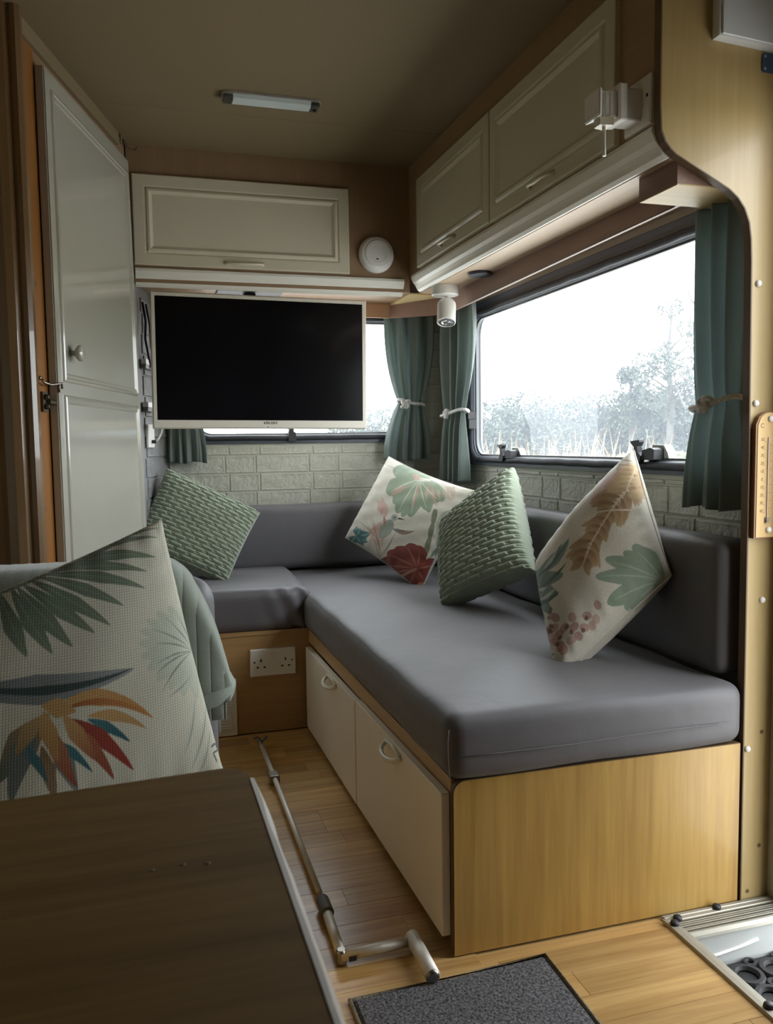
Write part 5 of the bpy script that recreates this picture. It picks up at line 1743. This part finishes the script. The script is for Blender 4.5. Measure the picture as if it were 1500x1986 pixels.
# entry nosings
ns = thing('step_nosing', 'ribbed aluminium step edging across the end of the bench', 'step trim', (1.07, 1.31, 0.0))
bm = bmesh.new()
prf = [(1.353, 0.0), (1.353, 0.0035)]
for k in range(5):
    y = 1.346 - k * 0.012
    prf += [(y, 0.0040), (y - 0.0012, 0.0052), (y - 0.0030, 0.0052), (y - 0.0042, 0.0038)]
prf += [(1.286, 0.0036), (1.283, -0.003), (1.282, -0.008), (1.284, -0.008), (1.287, -0.002), (1.290, 0.0)]
prism(bm, [(0.950, y, z) for y, z in prf], (0.25, 0, 0))
finish('ribbed_plate', bm, 'nosing_metal', ns)
for k, y in enumerate((1.322, 1.308, 1.295)):
    boxobj('grip_strip', (0.962, y - 0.0045, 0.0036), (1.199, y + 0.0035, 0.0049), 'aluminium_dull', ns)
for x, y in ((0.972, 1.333), (1.069, 1.343)):
    lathobj('screw_head', [(0.0085, 0), (0.0088, 0.003), (0.0075, 0.0065), (0.003, 0.008), (0.0005, 0.0082)], (x, y, 0.004), (0, 0, 1), 'black_plastic', ns, 18, True)
ns2 = thing('step_nosing', 'plain aluminium angle along the aisle side of the stair well', 'step trim', (0.955, 0.95, 0.0))
bm = bmesh.new()
prism(bm, [(0.941, 1.342, 0.0005), (0.943, 1.342, 0.0062), (0.952, 1.342, 0.0074), (0.9525, 1.342, 0.0066), (0.962, 1.342, 0.0070), (0.9655, 1.342, 0.004), (0.9665, 1.342, -0.014), (0.9645, 1.342, -0.014), (0.962, 1.342, 0.0005)], (0, -0.80, 0))
# mitred far end
for v in bm.verts:
    if v.co.y > 1.3:
        v.co.y = 1.346 - (v.co.x - 0.941) * 2.2
finish('angle', bm, 'nosing_metal', ns2)
for x, y in ((0.9535, 1.316), (0.9545, 1.068), (0.9545, 0.80)):
    lathobj('screw_head', [(0.0085, 0), (0.0088, 0.003), (0.0075, 0.0065), (0.003, 0.008), (0.0005, 0.0082)], (x, y, 0.0065), (0, 0, 1), 'black_plastic', ns2, 18, True)

# rubber ring mat in the well: each ring is a raised loop
rm = thing('rubber_mat', 'black rubber ring mat lying in the stair well', 'mat', (1.15, 0.92, -0.080))
boxobj('mat_sheet', (0.962, 0.558, -0.080), (1.34, 1.286, -0.074), 'rubber_mat', rm, 0.001, 1)
loops = {}
bm = bmesh.new()
for k in range(1):
    tube(bm, [(0.026 * math.cos(2 * PI * j / 24), 0.026 * math.sin(2 * PI * j / 24), 0.0) for j in range(24)], 0.0075, 6, False, True)
bmesh.ops.recalc_face_normals(bm, faces=bm.faces)
rme = bpy.data.meshes.new('ring'); bm.to_mesh(rme); bm.free(); rme.materials.append(MATS['rubber_mat'])
bm = bmesh.new()
tube(bm, [(0.010 * math.cos(2 * PI * j / 14), 0.010 * math.sin(2 * PI * j / 14), 0.0) for j in range(14)], 0.005, 6, False, True)
bmesh.ops.recalc_face_normals(bm, faces=bm.faces)
sme = bpy.data.meshes.new('small_ring'); bm.to_mesh(sme); bm.free(); sme.materials.append(MATS['rubber_mat'])
for i in range(6):
    for j in range(11):
        x, y = 0.995 + i * 0.064, 0.60 + j * 0.064
        for me, dx, dy in ((rme, 0, 0), (sme, 0.032, 0.032)):
            o = bpy.data.objects.new('ring' if me is rme else 'small_ring', me)
            COL.objects.link(o)
            o.parent = rm
            o.location = Vector((x + dx, y + dy, -0.071)) - rm.location

# ------------------------------------------------------------------ outdoors
GZ = -0.62
bm = bmesh.new()
N_ = 40
prism(bm, [(-120, -60, GZ - 0.4), (140, -60, GZ - 0.4), (140, 160, GZ - 0.4), (-120, 160, GZ - 0.4)], (0, 0, 0.4))
gr = struct(finish('ground', bm, 'meadow'), 'rough meadow outside the windows|ground')
bm = bmesh.new()
prism(bm, [(-6.0, -30, GZ), (11.0, -30, GZ), (11.0, 12, GZ), (-6.0, 12, GZ)], (0, 0, 0.012))
finish('track', bm, 'road', gr)

def leaf_cloud(blobs, n, size, rs):
    """small leaf quads scattered through soft blobs; returns verts, faces"""
    R = np.random.default_rng(rs)
    tot = sum(b[3] * b[4] for b in blobs)
    Vs = []
    for (cx, cy, cz, rx, rz) in blobs:
        k = max(8, int(n * rx * rz / tot))
        d = R.normal(size=(k, 3)); d /= np.linalg.norm(d, axis=1)[:, None]
        rad = R.uniform(0.45, 1.0, k) ** 0.5
        c = np.array([cx, cy, cz]) + d * rad[:, None] * np.array([rx, rx, rz])
        u = R.normal(size=(k, 3)); u /= np.linalg.norm(u, axis=1)[:, None]
        w = np.cross(u, R.normal(size=(k, 3))); w /= np.linalg.norm(w, axis=1)[:, None]
        s = size * R.uniform(0.6, 1.4, k)[:, None]
        Vs.append(np.stack([c - u * s, c + w * s * 0.5, c + u * s, c - w * s * 0.5], 1).reshape(-1, 3))
    V = np.concatenate(Vs)
    return V, np.arange(len(V)).reshape(-1, 4)

def tree(name, label, cat, x, y, h, w, kind, seed, group=None, mat='leaf_green'):
    R = random.Random(seed)
    t = thing(name, label, cat, (x, y, GZ), group)
    if kind == 'bush':
        blobs = [(x + R.uniform(-.8, .8) * w, y + R.uniform(-.5, .5) * w, GZ + h * R.uniform(0.15, 0.74), w * R.uniform(0.34, 0.55), h * R.uniform(0.20, 0.26)) for _ in range(18)]
        V, F = leaf_cloud(blobs, 10000, 0.095, seed)
        from_np('foliage', V, F, mat, t, False)
        tubeobj('trunk', [(x, y, GZ), (x + 0.1, y, GZ + h * 0.5)], [0.16, 0.08], 'bark', t, 8)
    elif kind == 'open':
        bm = bmesh.new()
        blobs = []
        tube(bm, [(x, y, GZ), (x + 0.1, y, GZ + h * 0.4), (x - 0.1, y, GZ + h * 0.7), (x + 0.1, y, GZ + h * 0.95)], [0.20, 0.14, 0.09, 0.03], 8)
        for _ in range(16):
            a, z0 = R.uniform(0, 2 * PI), R.uniform(0.35, 0.85)
            L = w * R.uniform(0.5, 1.0) * (1.15 - z0)
            e = (x + L * math.cos(a), y + L * math.sin(a), GZ + h * (z0 + R.uniform(0.05, 0.16)))
            tube(bm, [(x, y, GZ + h * z0), e], [0.06, 0.015], 6)
            blobs.append((e[0], e[1], e[2], w * R.uniform(0.16, 0.26), h * R.uniform(0.05, 0.09)))
        blobs.append((x, y, GZ + h * 0.93, w * 0.22, h * 0.07))
        finish('trunk', bm, 'bark', t)
        V, F = leaf_cloud(blobs, 5000, 0.075, seed)
        from_np('foliage', V, F, mat, t, False)
    else:
        bm = bmesh.new()
        tube(bm, [(x, y, GZ), (x, y, GZ + h * 0.35), (x + 0.2, y, GZ + h * 0.7), (x + 0.3, y, GZ + h)], [0.16, 0.11, 0.06, 0.02], 8)
        for _ in range(26):
            a, z0 = R.uniform(0, 2 * PI), R.uniform(0.25, 0.85)
            L = w * R.uniform(0.5, 1.0)
            m = (x + 0.5 * L * math.cos(a), y + 0.5 * L * math.sin(a), GZ + h * (z0 + 0.05))
            e = (x + 0.8 * L * math.cos(a), y + 0.8 * L * math.sin(a), GZ + h * min(1, z0 + R.uniform(0.16, 0.26)))
            tube(bm, [(x, y, GZ + h * z0), m, e], [0.05, 0.035, 0.012], 6)
        finish('branches', bm, 'bark', t)
    return t

def place(px, dist):
    """direction seen through the side window -> ground position at that distance"""
    d = (_f + _r * ((px - 750) / 1629.35)); d.z = 0; d.normalize()
    return d.x * dist, d.y * dist
specs = [(985, 44, 4.6, 2.6, 'bush', 'rounded green bush far off at the left of the side window'),
         (1080, 50, 4.0, 2.6, 'bush', 'low green bush left of the middle of the side window view'),
         (1135, 46, 4.6, 3.0, 'bush', 'broad green bush in the middle of the side window view'),
         (1205, 46, 4.6, 2.8, 'bush', 'dense green bush right of the middle of the side window view'),
         (1275, 44, 4.4, 2.6, 'bush', 'green bush under the open-crowned tree'),
         (1345, 42, 4.4, 2.6, 'bush', 'green bush at the right of the side window view'),
         (930, 46, 4.2, 2.4, 'bush', 'green bush half hidden by the rear end curtain of the side window'),
         (1296, 40, 7.9, 2.8, 'open', 'open-crowned tree rising above the bushes'),
         (1222, 41, 4.9, 1.6, 'open', 'small thin-crowned tree left of the tall tree'),
         (1362, 30, 7.0, 1.8, 'bare', 'bare-branched tree at the right of the side window view'),
         (735, 45, 4.0, 2.4, 'bush', 'green bush seen beside the television through the rear window'),
         ]
for i, (px, ds_, h, w, k, lab) in enumerate(specs):
    x, y = place(px, ds_)
    tree({'bush': 'bush', 'open': 'leafy_tree', 'bare': 'bare_tree'}[k], lab, 'bush' if k == 'bush' else 'tree', x, y, h, w, k, 30 + i, 'hedge line across the meadow' if k == 'bush' else None)
for i, (px, ds_, h, w, lab) in enumerate(((962, 22, 1.1, 0.9, 'pale yellow-green shrub low at the left of the side window'), (1318, 24, 1.3, 1.2, 'pale shrub low at the right of the side window'), (1240, 25, 1.2, 0.8, 'pale shrub low in the middle right of the side window'))):
    x, y = place(px, ds_)
    tree('shrub', lab, 'shrub', x, y, h, w, 'bush', 60 + i, 'pale shrubs in the meadow', 'leaf_pale')
# dry tall grass between the track and the hedge
R = np.random.default_rng(21)
n = 9000
ang = R.uniform(math.radians(8), math.radians(60), n)
dist = R.uniform(13, 30, n)
bx = np.sin(ang) * dist; by = np.cos(ang) * dist
hgt = R.uniform(0.45, 1.25, n) * np.where(R.uniform(size=n) < 0.12, 1.5, 1.0)
lean = R.normal(size=(n, 2)) * 0.22 * hgt[:, None]
wd = 0.014
V = np.zeros((n, 3, 3))
V[:, 0] = np.stack([bx - wd, by + wd, np.full(n, GZ)], 1)
V[:, 1] = np.stack([bx + wd, by - wd, np.full(n, GZ)], 1)
V[:, 2] = np.stack([bx + lean[:, 0], by + lean[:, 1], GZ + hgt], 1)
gs = from_np('tall_grass', V.reshape(-1, 3), np.arange(n * 3).reshape(-1, 3), 'dry_grass', None, False)
gs['kind'] = 'stuff'
tag(gs, 'dry tawny tall grass in the meadow outside', 'grass')
